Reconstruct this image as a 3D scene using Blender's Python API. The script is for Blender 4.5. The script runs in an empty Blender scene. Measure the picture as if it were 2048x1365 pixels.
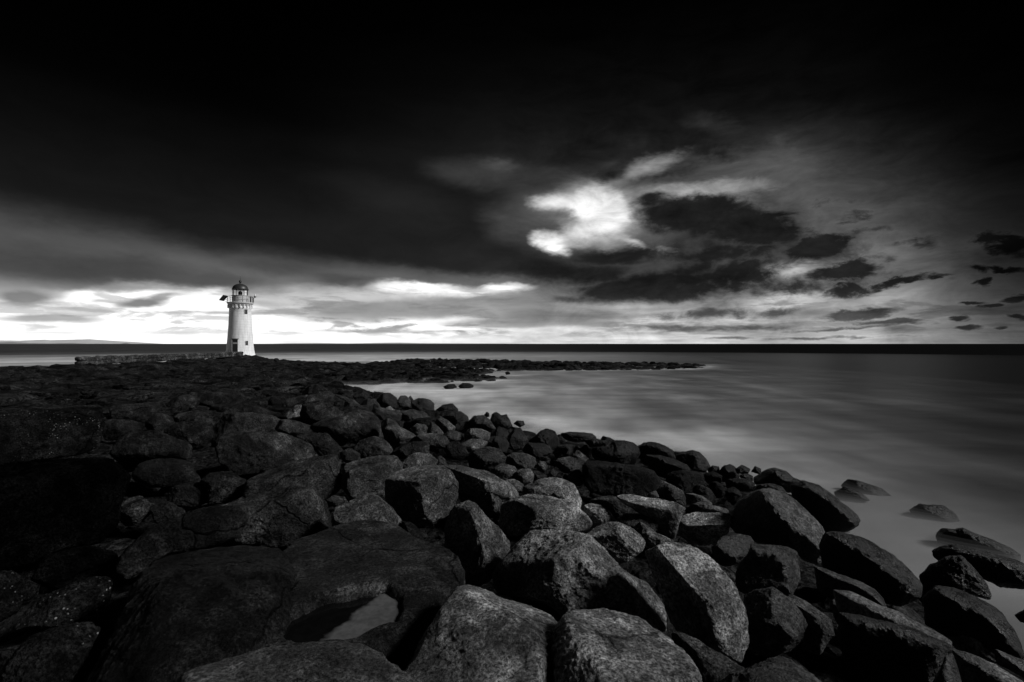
import bpy, bmesh, math, random
import numpy as np
from mathutils import Vector

# ------------------------------------------------------------------ camera
SC = bpy.context.scene
HC = 3.2                      # camera height above the sea, metres
F = 1024.0                    # focal length in photo pixels (18 mm on 36 mm)
HZ = 688.0                    # photo row of the horizon
cd = bpy.data.cameras.new('camera')
cam = bpy.data.objects.new('camera', cd)
SC.collection.objects.link(cam)
cam.location = (0, 0, HC)
cam.rotation_euler = (math.radians(90), 0, 0)
cd.lens = 18.0
cd.sensor_width = 36.0
cd.shift_y = (HZ - 682.5) / 2048.0
cd.clip_start = 0.05
cd.clip_end = 60000
SC.camera = cam
SC.view_settings.view_transform = 'Standard'
SC.view_settings.look = 'None'
SC.view_settings.gamma = 1.0
SC.view_settings.use_curve_mapping = False
SC.view_settings.exposure = 0.0

def lin(s):
    c = s / 255.0
    return c / 12.92 if c <= 0.04045 else ((c + 0.055) / 1.055) ** 2.4

# ------------------------------------------------------------------ sky
W = bpy.data.worlds.new('World')
SC.world = W
W.use_nodes = True
nt = W.node_tree
nt.nodes.clear()
N, L = nt.nodes, nt.links

def mth(op, a, b=None, c=None, clamp=False):
    n = N.new('ShaderNodeMath'); n.operation = op; n.use_clamp = clamp
    for i, v in enumerate((a, b, c)):
        if v is None: continue
        if isinstance(v, (int, float)): n.inputs[i].default_value = v
        else: L.new(v, n.inputs[i])
    return n.outputs[0]

def vmth(op, a, b=None, out=0):
    n = N.new('ShaderNodeVectorMath'); n.operation = op
    for i, v in enumerate((a, b)):
        if v is None: continue
        if isinstance(v, tuple): n.inputs[i].default_value = v
        else: L.new(v, n.inputs[i])
    return n.outputs[out]

def comb(x, y, z=0.0):
    n = N.new('ShaderNodeCombineXYZ')
    for i, v in enumerate((x, y, z)):
        if isinstance(v, (int, float)): n.inputs[i].default_value = v
        else: L.new(v, n.inputs[i])
    return n.outputs[0]

def noise(vec, scale, detail=4, rough=0.55, dist=0.0, col=False):
    n = N.new('ShaderNodeTexNoise'); n.noise_dimensions = '2D'
    L.new(vec, n.inputs['Vector'])
    n.inputs['Scale'].default_value = scale
    n.inputs['Detail'].default_value = detail
    n.inputs['Roughness'].default_value = rough
    n.inputs['Distortion'].default_value = dist
    return n.outputs['Color'] if col else n.outputs['Fac']

def smooth(x, lo, hi, a=0.0, b=1.0):
    n = N.new('ShaderNodeMapRange'); n.interpolation_type = 'SMOOTHSTEP'
    L.new(x, n.inputs[0])
    for i, v in zip((1, 2, 3, 4), (lo, hi, a, b)): n.inputs[i].default_value = v
    return n.outputs[0]

def mixf(a, b, f):
    n = N.new('ShaderNodeMix'); n.data_type = 'FLOAT'
    for i, v in zip((0, 2, 3), (f, a, b)):
        if isinstance(v, (int, float)): n.inputs[i].default_value = v
        else: L.new(v, n.inputs[i])
    return n.outputs[0]

tc = N.new('ShaderNodeTexCoord')
sx = N.new('ShaderNodeSeparateXYZ'); L.new(tc.outputs['Generated'], sx.inputs[0])
dx, dy, dz = sx.outputs
az = mth('ARCTAN2', dx, dy)
hor = mth('SQRT', mth('ADD', mth('MULTIPLY', dx, dx), mth('ADD', mth('MULTIPLY', dy, dy), 1e-6)))
el = mth('DIVIDE', dz, hor)
# cloud-deck coordinates: the clouds lie in level sheets, so they crowd towards the horizon
elc = mth('MAXIMUM', el, 0.0)
deck = comb(mth('DIVIDE', dx, mth('ADD', elc, 0.06)), mth('DIVIDE', dy, mth('ADD', elc, 0.06)))
raw = comb(az, el)
stre = comb(mth('MULTIPLY', az, 1.0), mth('MULTIPLY', el, 2.3))
w1 = vmth('SUBTRACT', noise(stre, 4.5, 5, 0.6, 0.0, True), (0.5, 0.5, 0.5))
w2 = vmth('SUBTRACT', noise(stre, 17.0, 5, 0.65, 0.3, True), (0.5, 0.5, 0.5))
edge = smooth(az, 0.28, 0.55)            # clouds are crisper towards the right
w1s = vmth('MULTIPLY', w1, (0.14, 0.07, 0.0))
w2n = N.new('ShaderNodeVectorMath'); w2n.operation = 'SCALE'
L.new(vmth('MULTIPLY', w2, (0.11, 0.06, 0.0)), w2n.inputs[0]); L.new(mth('ADD', mth('MULTIPLY', edge, 0.75), 0.25), w2n.inputs[3])
calm = N.new('ShaderNodeVectorMath'); calm.operation = 'SCALE'
L.new(vmth('ADD', w1s, w2n.outputs[0]), calm.inputs[0]); L.new(smooth(el, 0.0, 0.20, 0.2, 0.8), calm.inputs[3])
P = vmth('ADD', raw, calm.outputs[0])

def blob(cx, cy, rx, ry, rot, inner, st, pos):
    """soft-edged ellipse of cloud; centre and size given as photo pixels, turned into sky angles"""
    a = math.atan((cx - 1024) / F); ca = math.cos(a)
    e = (HZ - cy) / F * ca
    ix, iy = F / (rx * ca * ca), F / (ry * ca)
    if rot == 0:
        n = N.new('ShaderNodeVectorMath'); n.operation = 'MULTIPLY_ADD'; L.new(pos, n.inputs[0])
        n.inputs[1].default_value = (ix, iy, 0); n.inputs[2].default_value = (-a * ix, -e * iy, 0)
        q = n.outputs[0]
    else:
        r = math.radians(rot); co, si = math.cos(r), math.sin(r)
        q1 = mth('ADD', vmth('DOT_PRODUCT', pos, (co * ix, si * ix, 0), 1), -(a * co + e * si) * ix)
        q2 = mth('ADD', vmth('DOT_PRODUCT', pos, (-si * iy, co * iy, 0), 1), -(-a * si + e * co) * iy)
        q = comb(q1, q2)
    n = N.new('ShaderNodeVectorMath'); n.operation = 'LENGTH'; L.new(q, n.inputs[0])
    return smooth(n.outputs['Value'], 1.0, inner, 0.0, st)
# general fall-off of the sky with height
rmp = N.new('ShaderNodeValToRGB')
ev = mth('MULTIPLY', mth('ADD', el, 0.0), 1.5)
L.new(ev, rmp.inputs[0])
stops = [(688, 225), (665, 205), (640, 180), (610, 140), (570, 105), (520, 78), (450, 54), (370, 38), (280, 24), (180, 11), (80, 3), (0, 1)]
cr = rmp.color_ramp
while len(cr.elements) < len(stops): cr.elements.new(0.5)
for e_, (y_, v_) in zip(cr.elements, stops):
    e_.position = (HZ - y_) / F * 1.5
    e_.color = (lin(v_),) * 3 + (1,)
col = N.new('ShaderNodeRGBToBW'); L.new(rmp.outputs[0], col.inputs[0]); col = col.outputs[0]

# (centre x, centre y, radius x, radius y, turn, inner, grey 0-255, strength)
BL = [
    # far right clear sky fading away
    (1560, 520, 430, 330, 0, 0.0, 112, 0.9), (1740, 590, 260, 150, 0, 0.0, 165, 0.85),
    (1790, 640, 220, 80, 0, 0.0, 200, 0.8), (1500, 350, 260, 80, 0, 0.0, 112, 0.6),
    (1640, 420, 230, 80, -12, 0.0, 98, 0.5), (1440, 255, 110, 34, -30, 0.0, 52, 0.8),
    # bright strips low at the left
    (180, 655, 620, 80, 0, 0.45, 254, 0.97), (340, 596, 180, 38, 0, 0.45, 252, 1.0), (205, 598, 80, 26, 0, 0.4, 252, 1),
    (700, 658, 480, 50, 0, 0.35, 247, 0.95), (860, 583, 230, 20, -1, 0.0, 253, 1.0), (830, 578, 110, 12, 0, 0.3, 253, 1.0), (1000, 578, 70, 14, 2, 0.1, 253, 1.0), (740, 600, 300, 30, 0, 0.0, 215, 0.8), (640, 604, 190, 24, 0, 0.2, 205, 0.8),
    (1250, 655, 340, 30, 0, 0.2, 215, 0.8), (470, 640, 220, 60, 0, 0.3, 252, 0.9),
    # grey cloud strips in front of the bright ones
    (100, 640, 150, 13, 0, 0.35, 150, 0.85), (60, 596, 90, 26, 0, 0.3, 112, 0.9), (280, 604, 70, 15, 8, 0.3, 105, 0.9), (320, 592, 40, 9, 18, 0.3, 130, 0.8),
    (800, 622, 280, 26, 3, 0.45, 150, 0.92), (990, 612, 180, 26, 0, 0.4, 150, 0.85), (560, 622, 110, 12, 0, 0.2, 190, 0.7), (700, 640, 110, 10, 0, 0.3, 170, 0.6),
    (1130, 638, 230, 22, 0, 0.45, 128, 0.9), (1000, 648, 160, 12, 0, 0.4, 150, 0.8),
    # the heavy dark deck over the left half
    (560, 400, 1100, 150, -4, 0.55, 25, 0.95), (150, 535, 520, 52, -2, 0.25, 66, 0.9), (60, 485, 260, 40, 0, 0.0, 72, 0.7), (860, 492, 460, 58, -5, 0.5, 31, 0.97),
    (1000, 515, 280, 44, 0, 0.5, 34, 0.95), (700, 566, 90, 22, -4, 0.3, 72, 0.85), (430, 562, 150, 22, 0, 0.2, 80, 0.85), (250, 575, 120, 12, 4, 0.1, 120, 0.6), (520, 606, 90, 9, 0, 0.2, 165, 0.6), (180, 622, 120, 7, 0, 0.2, 175, 0.6), (400, 628, 140, 6, 0, 0.2, 190, 0.5), (800, 662, 260, 5, 0, 0.2, 175, 0.6), (300, 668, 260, 5, 0, 0.1, 205, 0.5), (560, 540, 160, 22, -4, 0.2, 66, 0.6),
    (330, 470, 420, 30, -4, 0.0, 40, 0.5), (780, 400, 260, 70, -8, 0.0, 46, 0.6), (960, 345, 130, 50, 0, 0.0, 74, 0.75), (985, 330, 50, 18, 0, 0.0, 95, 0.6),
    # grey body of the broken cloud mass right of the gap
    (1350, 505, 360, 120, -3, 0.35, 64, 0.92), (1480, 455, 220, 70, -8, 0.3, 58, 0.8), (1640, 500, 150, 56, -6, 0.2, 56, 0.8), (1700, 565, 150, 40, 2, 0.1, 74, 0.7), (1640, 628, 150, 18, 0, 0.1, 95, 0.6), (1560, 330, 170, 50, -14, 0.0, 95, 0.5),
    # the opening with the bright gap
    (1190, 425, 250, 120, 0, 0.0, 125, 0.9), (1185, 425, 125, 84, -12, 0.0, 235, 0.95), (1192, 424, 78, 56, -20, 0.25, 255, 1.0), (1110, 402, 66, 26, -6, 0.0, 240, 0.9), (1150, 462, 90, 30, 20, 0.0, 240, 0.9), (1185, 415, 66, 62, 0, 0.1, 255, 0.95), (1092, 490, 46, 25, -20, 0.15, 250, 0.9),
    (1290, 336, 110, 26, 16, 0.0, 175, 0.8), (1400, 382, 190, 26, -3, 0.1, 185, 0.85), (1270, 480, 60, 9, -16, 0.0, 205, 0.8), (1340, 500, 34, 14, 0, 0.1, 170, 0.7), (1440, 402, 80, 20, -14, 0.1, 160, 0.6),
    (1112, 434, 50, 26, -10, 0.0, 78, 0.8), (1065, 360, 70, 34, 0, 0.0, 50, 0.8),
    # pale gaps between the clouds of the right
    (1600, 545, 90, 26, 10, 0.0, 190, 0.8), (1580, 602, 150, 22, 6, 0.0, 225, 0.8), (1400, 640, 260, 20, 0, 0.1, 205, 0.7), (1250, 612, 200, 8, 0, 0.1, 170, 0.6),
]
Pc = P
for bi, (cx, cy, rx, ry, rot, inner, g, st) in enumerate(BL):
    if bi % 8 == 0:      # a vanishing share of the running colour keeps the node order serial
        chain = N.new('ShaderNodeVectorMath'); chain.operation = 'MULTIPLY_ADD'
        L.new(col, chain.inputs[0]); chain.inputs[1].default_value = (1e-7, 1e-7, 1e-7); L.new(P, chain.inputs[2])
        Pc = chain.outputs[0]
    col = mixf(col, lin(g) * (1.25 if g > 245 else 1.0), blob(cx, cy, rx, ry, rot, inner, st, Pc))
# long grey streaks drawn out across the bright band by the long exposure
sk = noise(comb(mth('MULTIPLY', az, 1.0), mth('MULTIPLY', el, 7.5)), 6.5, 7, 0.6, 0.35)
sk2 = noise(comb(mth('MULTIPLY', az, 1.0), mth('MULTIPLY', el, 4.0)), 22.0, 5, 0.6, 0.2)
skm = mth('MULTIPLY', smooth(el, 0.135, 0.07), smooth(el, 0.004, 0.03))
skm = mth('MULTIPLY', skm, smooth(mth('ADD', mth('MULTIPLY', sk, 0.75), mth('MULTIPLY', sk2, 0.25)), 0.475, 0.60))
skm = mth('MULTIPLY', skm, smooth(az, -0.6, -0.1, 0.58, 0.88))
col = mixf(col, mth('MINIMUM', mth('MULTIPLY', mth('ADD', sk2, 0.35), lin(150)), col), skm)
# separate dark clouds of the middle and right: a density field with ragged, bright-rimmed edges
CL = [
    (1370, 298, 160, 44, -14, 0.0, 0.80), (1740, 540, 340, 130, 0, 0.0, 0.46), (1560, 570, 330, 110, 0, 0.0, 0.60), (1420, 500, 260, 80, 0, 0.0, 0.62), (1180, 300, 330, 80, 0, 0.0, 0.85), (1330, 350, 100, 28, 8, 0.0, 0.62), (1210, 348, 100, 36, 0, 0.0, 0.7),
    (1370, 430, 200, 66, -6, 0.2, 1.0), (1300, 402, 80, 36, 0, 0.1, 0.85), (1510, 455, 180, 58, -9, 0.2, 1.0), (1640, 492, 95, 38, -4, 0.2, 1.0),
    (1230, 508, 240, 42, 0, 0.1, 0.9), (1130, 548, 260, 54, -3, 0.1, 0.9), (1430, 508, 260, 46, 0, 0.0, 0.85), (1380, 545, 180, 50, 20, 0.0, 0.85), (1500, 500, 120, 40, 0, 0.0, 0.8),
    (1310, 578, 320, 52, 0, 0.2, 1.0), (1480, 556, 160, 62, 14, 0.2, 1.0), (1180, 595, 200, 22, 0, 0.1, 0.8),
    (1600, 562, 100, 44, 0, 0.0, 0.68), (1700, 548, 140, 36, 4, 0.1, 0.95), (1685, 588, 80, 26, 0, 0.1, 0.95), (1790, 572, 140, 16, 12, 0.1, 0.85), (1870, 556, 50, 8, 6, 0.1, 0.7),
    (1560, 622, 110, 24, 8, 0.1, 0.75), (1705, 630, 130, 18, 4, 0.2, 0.9), (1400, 632, 330, 22, 0, 0.1, 0.68), (1780, 645, 160, 9, -3, 0.1, 0.75),
    (1420, 657, 430, 12, 0, 0.2, 0.66), (1680, 657, 220, 8, 3, 0.1, 0.75), (1550, 676, 500, 6, 0, 0.1, 0.60),
    (1700, 432, 130, 18, -4, 0.0, 0.5), (1640, 404, 110, 16, -6, 0.0, 0.5), (1850, 490, 120, 24, 0, 0.0, 0.62), (1740, 468, 120, 26, 0, 0.0, 0.6), (1780, 520, 70, 30, 0, 0.0, 0.62),
    (2030, 490, 90, 50, 0, 0.1, 0.95), (2000, 536, 120, 16, 0, 0.1, 0.85), (1955, 566, 28, 13, 0, 0.1, 0.8), (1935, 606, 46, 8, 0, 0.2, 0.85),
    (1975, 613, 34, 8, 0, 0.2, 0.85), (2025, 600, 52, 16, 0, 0.2, 0.95), (1925, 637, 44, 11, 0, 0.2, 0.95), (1942, 656, 58, 12, 0, 0.2, 0.95), (2035, 633, 44, 10, 0, 0.2, 0.9), (2010, 655, 28, 7, 0, 0.2, 0.8),
]
shape = comb(mth('MULTIPLY', az, 1.0), mth('MULTIPLY', el, mth('ADD', mth('DIVIDE', 0.22, mth('ADD', elc, 0.07)), 1.2)))
q1 = noise(shape, 13.0, 8, 0.62, 0.25)
q2 = noise(shape, 40.0, 5, 0.6, 0.2)
rag = smooth(az, 0.05, 0.45, 0.45, 1.0)
den = mth('MULTIPLY', mth('SUBTRACT', mth('ADD', mth('MULTIPLY', q1, 1.35), mth('MULTIPLY', q2, 0.38)), 0.865), rag)
acc = mth('MULTIPLY', col, 1e-7)
for bi, (cx, cy, rx, ry, rot, inner, st) in enumerate(CL):
    if bi % 8 == 0:
        chain = N.new('ShaderNodeVectorMath'); chain.operation = 'MULTIPLY_ADD'
        L.new(acc, chain.inputs[0]); chain.inputs[1].default_value = (1e-7, 1e-7, 1e-7); L.new(P, chain.inputs[2])
        Pc = chain.outputs[0]
    acc = mth('MAXIMUM', acc, blob(cx, cy, rx, ry, rot, inner, st, Pc))
dn = mth('ADD', acc, mth('MULTIPLY', den, smooth(acc, 0.0, 0.25)))
soft = smooth(az, 0.1, 0.5, 0.75, 0.60)
body = mth('SUBTRACT', dn, 0.20)
body = mth('DIVIDE', body, soft, clamp=True)
body = smooth(body, 0.0, 1.0)
rim = mth('MULTIPLY', smooth(dn, 0.12, 0.34), mth('SUBTRACT', 1.0, body))
col = mth('MULTIPLY', col, mth('ADD', 1.0, mth('MULTIPLY', rim, 0.12)))
lowlight = smooth(el, 0.0, 0.10, lin(92), lin(30))
dark = mth('MULTIPLY', lowlight, mth('MAXIMUM', mth('ADD', -0.15, mth('MULTIPLY', q1, 2.2)), 0.3))
dark = mth('ADD', dark, mth('MULTIPLY', mth('MULTIPLY', col, smooth(dn, 0.9, 0.35)), 0.30))
col = mixf(col, dark, mth('MULTIPLY', body, 0.97))
# fine structure inside the clouds
d1 = noise(stre, 9.0, 7, 0.62, 0.4)
d2 = noise(deck, 0.55, 6, 0.6, 0.2)
det = mth('ADD', mth('MULTIPLY', mth('SUBTRACT', d1, 0.5), 1.3), mth('MULTIPLY', mth('SUBTRACT', d2, 0.5), 0.9))
det = mth('MULTIPLY', det, smooth(az, -0.25, 0.25, 0.38, 1.15))
det = mth('MAXIMUM', mth('ADD', det, 1.0), 0.35)
col = mth('MULTIPLY', col, det)
# the cloud cover thickens to both sides of the opening and behind the viewer
right = smooth(az, math.atan(540 / F), math.atan(1080 / F), 1.0, 0.10)
rightup = smooth(az, math.atan(300 / F), math.atan(900 / F), 0.0, 1.0)
up = smooth(el, 0.14, 0.42, 0.0, 1.0)
col = mth('MULTIPLY', col, right)
col = mth('MULTIPLY', col, mth('SUBTRACT', 1.0, mth('MULTIPLY', mth('MULTIPLY', rightup, up), 0.75)))
leftup = mth('MULTIPLY', smooth(el, 0.13, 0.44, 0.0, 1.0), smooth(az, 0.10, -0.50, 0.10, 0.93))
col = mth('MULTIPLY', col, mth('SUBTRACT', 1.0, leftup))
back = smooth(dy, 0.35, -0.3, 1.0, 0.0)
behind = smooth(el, 0.02, 0.5, 0.07, 0.006)
col = mixf(behind, col, back)
bg = N.new('ShaderNodeBackground'); bg.inputs['Strength'].default_value = 1.0
cc = N.new('ShaderNodeCombineColor')
for i in range(3): L.new(col, cc.inputs[i])
L.new(cc.outputs[0], bg.inputs['Color'])
wo = N.new('ShaderNodeOutputWorld'); L.new(bg.outputs[0], wo.inputs[0])
W.cycles.sampling_method = 'MANUAL'; W.cycles.sample_map_resolution = 512

# ------------------------------------------------------------------ sun (low, veiled, from the right and a little behind)
sl = bpy.data.lights.new('sun', 'SUN')
sl.energy = 3.2
sl.angle = math.radians(12)
sl.color = (1.0, 1.0, 1.0)
sun = bpy.data.objects.new('sun', sl)
SC.collection.objects.link(sun)
SUN_AZ, SUN_EL = 100.0, 34.0
sv = Vector((math.sin(math.radians(SUN_AZ)) * math.cos(math.radians(SUN_EL)), math.cos(math.radians(SUN_AZ)) * math.cos(math.radians(SUN_EL)), math.sin(math.radians(SUN_EL))))
sun.rotation_euler = sv.to_track_quat('Z', 'Y').to_euler()

# ================================================================== helpers
rng = np.random.default_rng(7)
_perm = np.random.default_rng(3).permutation(512).astype(np.int64)
_grad = np.random.default_rng(5).normal(size=(512, 3)); _grad /= np.linalg.norm(_grad, axis=1)[:, None]
def _h(i, j, k): return _perm[(_perm[(_perm[i & 511] + j) & 511] + k) & 511]
def gnoise(p):
    """gradient noise, p (n,3) -> about -0.7..0.7"""
    f0 = np.floor(p).astype(np.int64); f = p - f0
    u = f * f * f * (f * (f * 6 - 15) + 10)
    out = np.zeros(len(p))
    for a in (0, 1):
        wa = u[:, 0] if a else 1 - u[:, 0]
        for b in (0, 1):
            wb = u[:, 1] if b else 1 - u[:, 1]
            for c in (0, 1):
                wc = u[:, 2] if c else 1 - u[:, 2]
                g = _grad[_h(f0[:, 0] + a, f0[:, 1] + b, f0[:, 2] + c)]
                d = (f[:, 0] - a) * g[:, 0] + (f[:, 1] - b) * g[:, 1] + (f[:, 2] - c) * g[:, 2]
                out += wa * wb * wc * d
    return out
def fbm(p, octaves=4, gain=0.5, ridge=False):
    s, a, o = 0.0, 1.0, np.zeros(len(p))
    q = np.array(p, float)
    for _ in range(octaves):
        n = gnoise(q)
        if ridge: n = 0.35 - np.abs(n) * 1.4
        o += a * n; s += a; a *= gain; q = q * 2.03 + 17.3
    return o / s
def worley(x, y, size, seed=0):
    """distance to the nearest and second nearest jittered cell point, and the cell's random number"""
    gx, gy = x / size, y / size
    ix, iy = np.floor(gx).astype(np.int64), np.floor(gy).astype(np.int64)
    f1 = np.full(x.shape, 9.0); f2 = np.full(x.shape, 9.0); rid = np.zeros(x.shape)
    for a in (-1, 0, 1):
        for b in (-1, 0, 1):
            cx, cy = ix + a, iy + b
            r1 = _h(cx, cy, cx * 0 + seed) / 512.0; r2 = _h(cx, cy, cx * 0 + seed + 91) / 512.0; r3 = _h(cx, cy, cx * 0 + seed + 47) / 512.0
            d = np.hypot(cx + r1 - gx, cy + r2 - gy)
            closer = d < f1
            f2 = np.where(closer, f1, np.minimum(f2, d)); rid = np.where(closer, r3, rid); f1 = np.where(closer, d, f1)
    return f1, f2, rid

def mesh_from(name, V, faces, smooth_=True):
    me = bpy.data.meshes.new(name)
    V = np.asarray(V, dtype=np.float32); faces = np.asarray(faces, dtype=np.int32)
    k = faces.shape[1]
    me.vertices.add(len(V)); me.vertices.foreach_set('co', V.ravel())
    me.loops.add(faces.size); me.loops.foreach_set('vertex_index', faces.ravel())
    me.polygons.add(len(faces))
    me.polygons.foreach_set('loop_start', np.arange(0, faces.size, k, dtype=np.int32))
    me.polygons.foreach_set('loop_total', np.full(len(faces), k, dtype=np.int32))
    me.polygons.foreach_set('use_smooth', np.full(len(faces), smooth_, dtype=bool))
    me.update(calc_edges=True)
    return me
def link(name, me, mat=None, parent=None):
    o = bpy.data.objects.new(name, me)
    SC.collection.objects.link(o)
    if mat is not None and not me.materials: me.materials.append(mat)
    if parent is not None: o.parent = parent
    return o
def tag(o, label=None, cat=None, group=None, kind=None):
    if label: o['label'] = label
    if cat: o['category'] = cat
    if group: o['group'] = group
    if kind: o['kind'] = kind
    return o

_ico = {}
def ico(level):
    if level not in _ico:
        bm = bmesh.new(); bmesh.ops.create_icosphere(bm, subdivisions=level, radius=1.0)
        V = np.array([v.co[:] for v in bm.verts]); V /= np.linalg.norm(V, axis=1)[:, None]
        Fc = np.array([[v.index for v in f.verts] for f in bm.faces])
        bm.free(); _ico[level] = (V, Fc)
    return _ico[level]

def seg_dist(x, y, poly):
    """signed distance to a closed polygon, positive inside"""
    d = np.full(x.shape, 1e9); inside = np.zeros(x.shape, bool)
    n = len(poly)
    for i in range(n):
        ax, ay = poly[i]; bx, by = poly[(i + 1) % n]
        ex, ey = bx - ax, by - ay
        t = np.clip(((x - ax) * ex + (y - ay) * ey) / (ex * ex + ey * ey), 0, 1)
        d = np.minimum(d, np.hypot(x - ax - t * ex, y - ay - t * ey))
        c = ((ay > y) != (by > y)) & (x < (bx - ax) * (y - ay) / (by - ay + 1e-12) + ax)
        inside ^= c
    return np.where(inside, d, -d)

# ================================================================== the lie of the land (metres; camera above the origin, looking along +Y)
LAND = [(40, -60), (16, -8), (10, 0), (7.4, 3.4), (6.3, 5.6), (5.5, 6.9), (5.7, 8), (6.1, 9.0), (6.5, 10.6), (6.0, 12.4), (5.2, 13.2), (4.6, 14.8), (2.4, 16.2),
        (0.4, 18.4), (-2.4, 22.4), (-5.6, 28), (-9, 32), (-12.3, 35.6), (-14, 39), (-10, 42), (-6, 44), (-8, 52), (-13, 62), (-18, 72), (-24, 80), (-36, 88), (-44, 91), (-50, 90), (-49, 82), (-45, 70), (-43, 50),
        (-60, 52), (-140, 62), (-140, -60)]
REEF = [(-14, 39), (-8, 41), (-1.8, 44.5), (-0.8, 47), (-3.5, 52), (-1, 60), (4.5, 61), (14, 62), (22, 65), (27, 70), (29, 76), (22, 82), (8, 88), (-2, 96), (-16, 104), (-22, 98), (-21, 86), (-26, 80), (-16, 60)]
POOLS = [[(17, 68), (27, 71), (27, 73.5), (16, 71.5)], [(-13, 68), (-6, 62), (-1.5, 63), (-1.5, 66), (-8, 70), (-12, 72)], [(-12, 80), (2, 78), (3, 81), (-10, 86)], [(-18, 88), (-8, 92), (-12, 97), (-18, 94)], [(5, 76), (18, 75), (18, 77.5), (6, 79)]]
WALL_A, WALL_B = (-38.2, 45.0), (-42.4, 80.0)

def ground_level(x, y):
    """smooth level of the rock tops"""
    x = np.asarray(x, float); y = np.asarray(y, float)
    d = seg_dist(x, y, LAND)
    ax, ay = WALL_A; bx, by = WALL_B
    t = np.clip(((x - ax) * (bx - ax) + (y - ay) * (by - ay)) / ((bx - ax) ** 2 + (by - ay) ** 2), -0.6, 1.12)
    dw = np.hypot(x - ax - t * (bx - ax), y - ay - t * (by - ay))
    far = 0.38 + 0.98 * np.exp(-np.maximum(dw - 1.0, 0) / np.where(y > 55, 2.6, 6.0))
    near = 1.5 + 0.0 * x
    k = np.clip((y - 20) / 26, 0, 1); k = k * k * (3 - 2 * k)
    cap = near * (1 - k) + far * k
    g = np.where(d > 0, cap * (1 - np.exp(-np.maximum(d, 0) / 2.3)), np.maximum(d * 0.35, -1.6))
    r = seg_dist(x, y, REEF)
    gr = np.where(r > 0, 0.31 * (1 - np.exp(-np.maximum(r, 0) / 2.0)), np.maximum(r * 0.25, -1.6))
    for p in POOLS:
        q = seg_dist(x, y, p)
        gr = gr - 0.5 / (1 + np.exp(-q * 2.5))
    return np.maximum(g, gr)
def glevel1(x, y): return float(ground_level(np.array([x]), np.array([y]))[0])

def ray(px, py): return np.array([(px - 1024) / F, 1.0, -(py - HZ) / F])
CAM = np.array([0, 0, HC])
_T = np.concatenate([np.arange(1.2, 12, 0.03), np.arange(12, 130, 0.15)])
def hit(px, py, lift=0.0):
    r = ray(px, py)
    P_ = CAM[None, :] + _T[:, None] * r[None, :]
    g = np.maximum(ground_level(P_[:, 0], P_[:, 1]), -0.05) + lift
    b = np.nonzero(P_[:, 2] <= g)[0]
    return _T[b[0]] if len(b) else _T[-1]

# ================================================================== materials
class NT:
    def __init__(s, name):
        s.m = bpy.data.materials.new(name); s.m.use_nodes = True
        s.t = s.m.node_tree; s.t.nodes.clear()
        s.out = s.t.nodes.new('ShaderNodeOutputMaterial')
        s.b = s.t.nodes.new('ShaderNodeBsdfPrincipled'); s.t.links.new(s.b.outputs[0], s.out.inputs[0])
    def n(s, typ, **kw):
        n = s.t.nodes.new(typ)
        for k, v in kw.items(): setattr(n, k, v)
        return n
    def l(s, a, b): s.t.links.new(a, b)
    def put(s, sock, v):
        if v is None: return
        if isinstance(v, (int, float, tuple)): sock.default_value = v
        else: s.l(v, sock)
    def math(s, op, a, b=None, c=None, clamp=False):
        n = s.n('ShaderNodeMath', operation=op, use_clamp=clamp)
        for i, v in enumerate((a, b, c)): s.put(n.inputs[i], v)
        return n.outputs[0]
    def noise(s, vec, scale, detail=4, rough=0.6, dist=0.0):
        n = s.n('ShaderNodeTexNoise'); s.l(vec, n.inputs['Vector'])
        n.inputs['Scale'].default_value = scale; n.inputs['Detail'].default_value = detail; n.inputs['Roughness'].default_value = rough; n.inputs['Distortion'].default_value = dist
        return n.outputs['Fac']
    def voro(s, vec, scale, feature='F1', out='Distance'):
        n = s.n('ShaderNodeTexVoronoi', feature=feature); s.l(vec, n.inputs['Vector']); n.inputs['Scale'].default_value = scale
        return n.outputs[out]
    def ramp(s, x, lo, hi, a=0.0, b=1.0):
        n = s.n('ShaderNodeMapRange'); s.l(x, n.inputs[0])
        for i, v in zip((1, 2, 3, 4), (lo, hi, a, b)): s.put(n.inputs[i], v)
        return n.outputs[0]
    def grey(s, v):
        n = s.n('ShaderNodeCombineColor')
        for i in range(3): s.put(n.inputs[i], v)
        return n.outputs[0]
    def bump(s, h, strength, dist, prev=None):
        n = s.n('ShaderNodeBump'); s.put(n.inputs['Strength'], strength); n.inputs['Distance'].default_value = dist; s.l(h, n.inputs['Height'])
        if prev is not None: s.l(prev, n.inputs['Normal'])
        return n.outputs[0]

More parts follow.
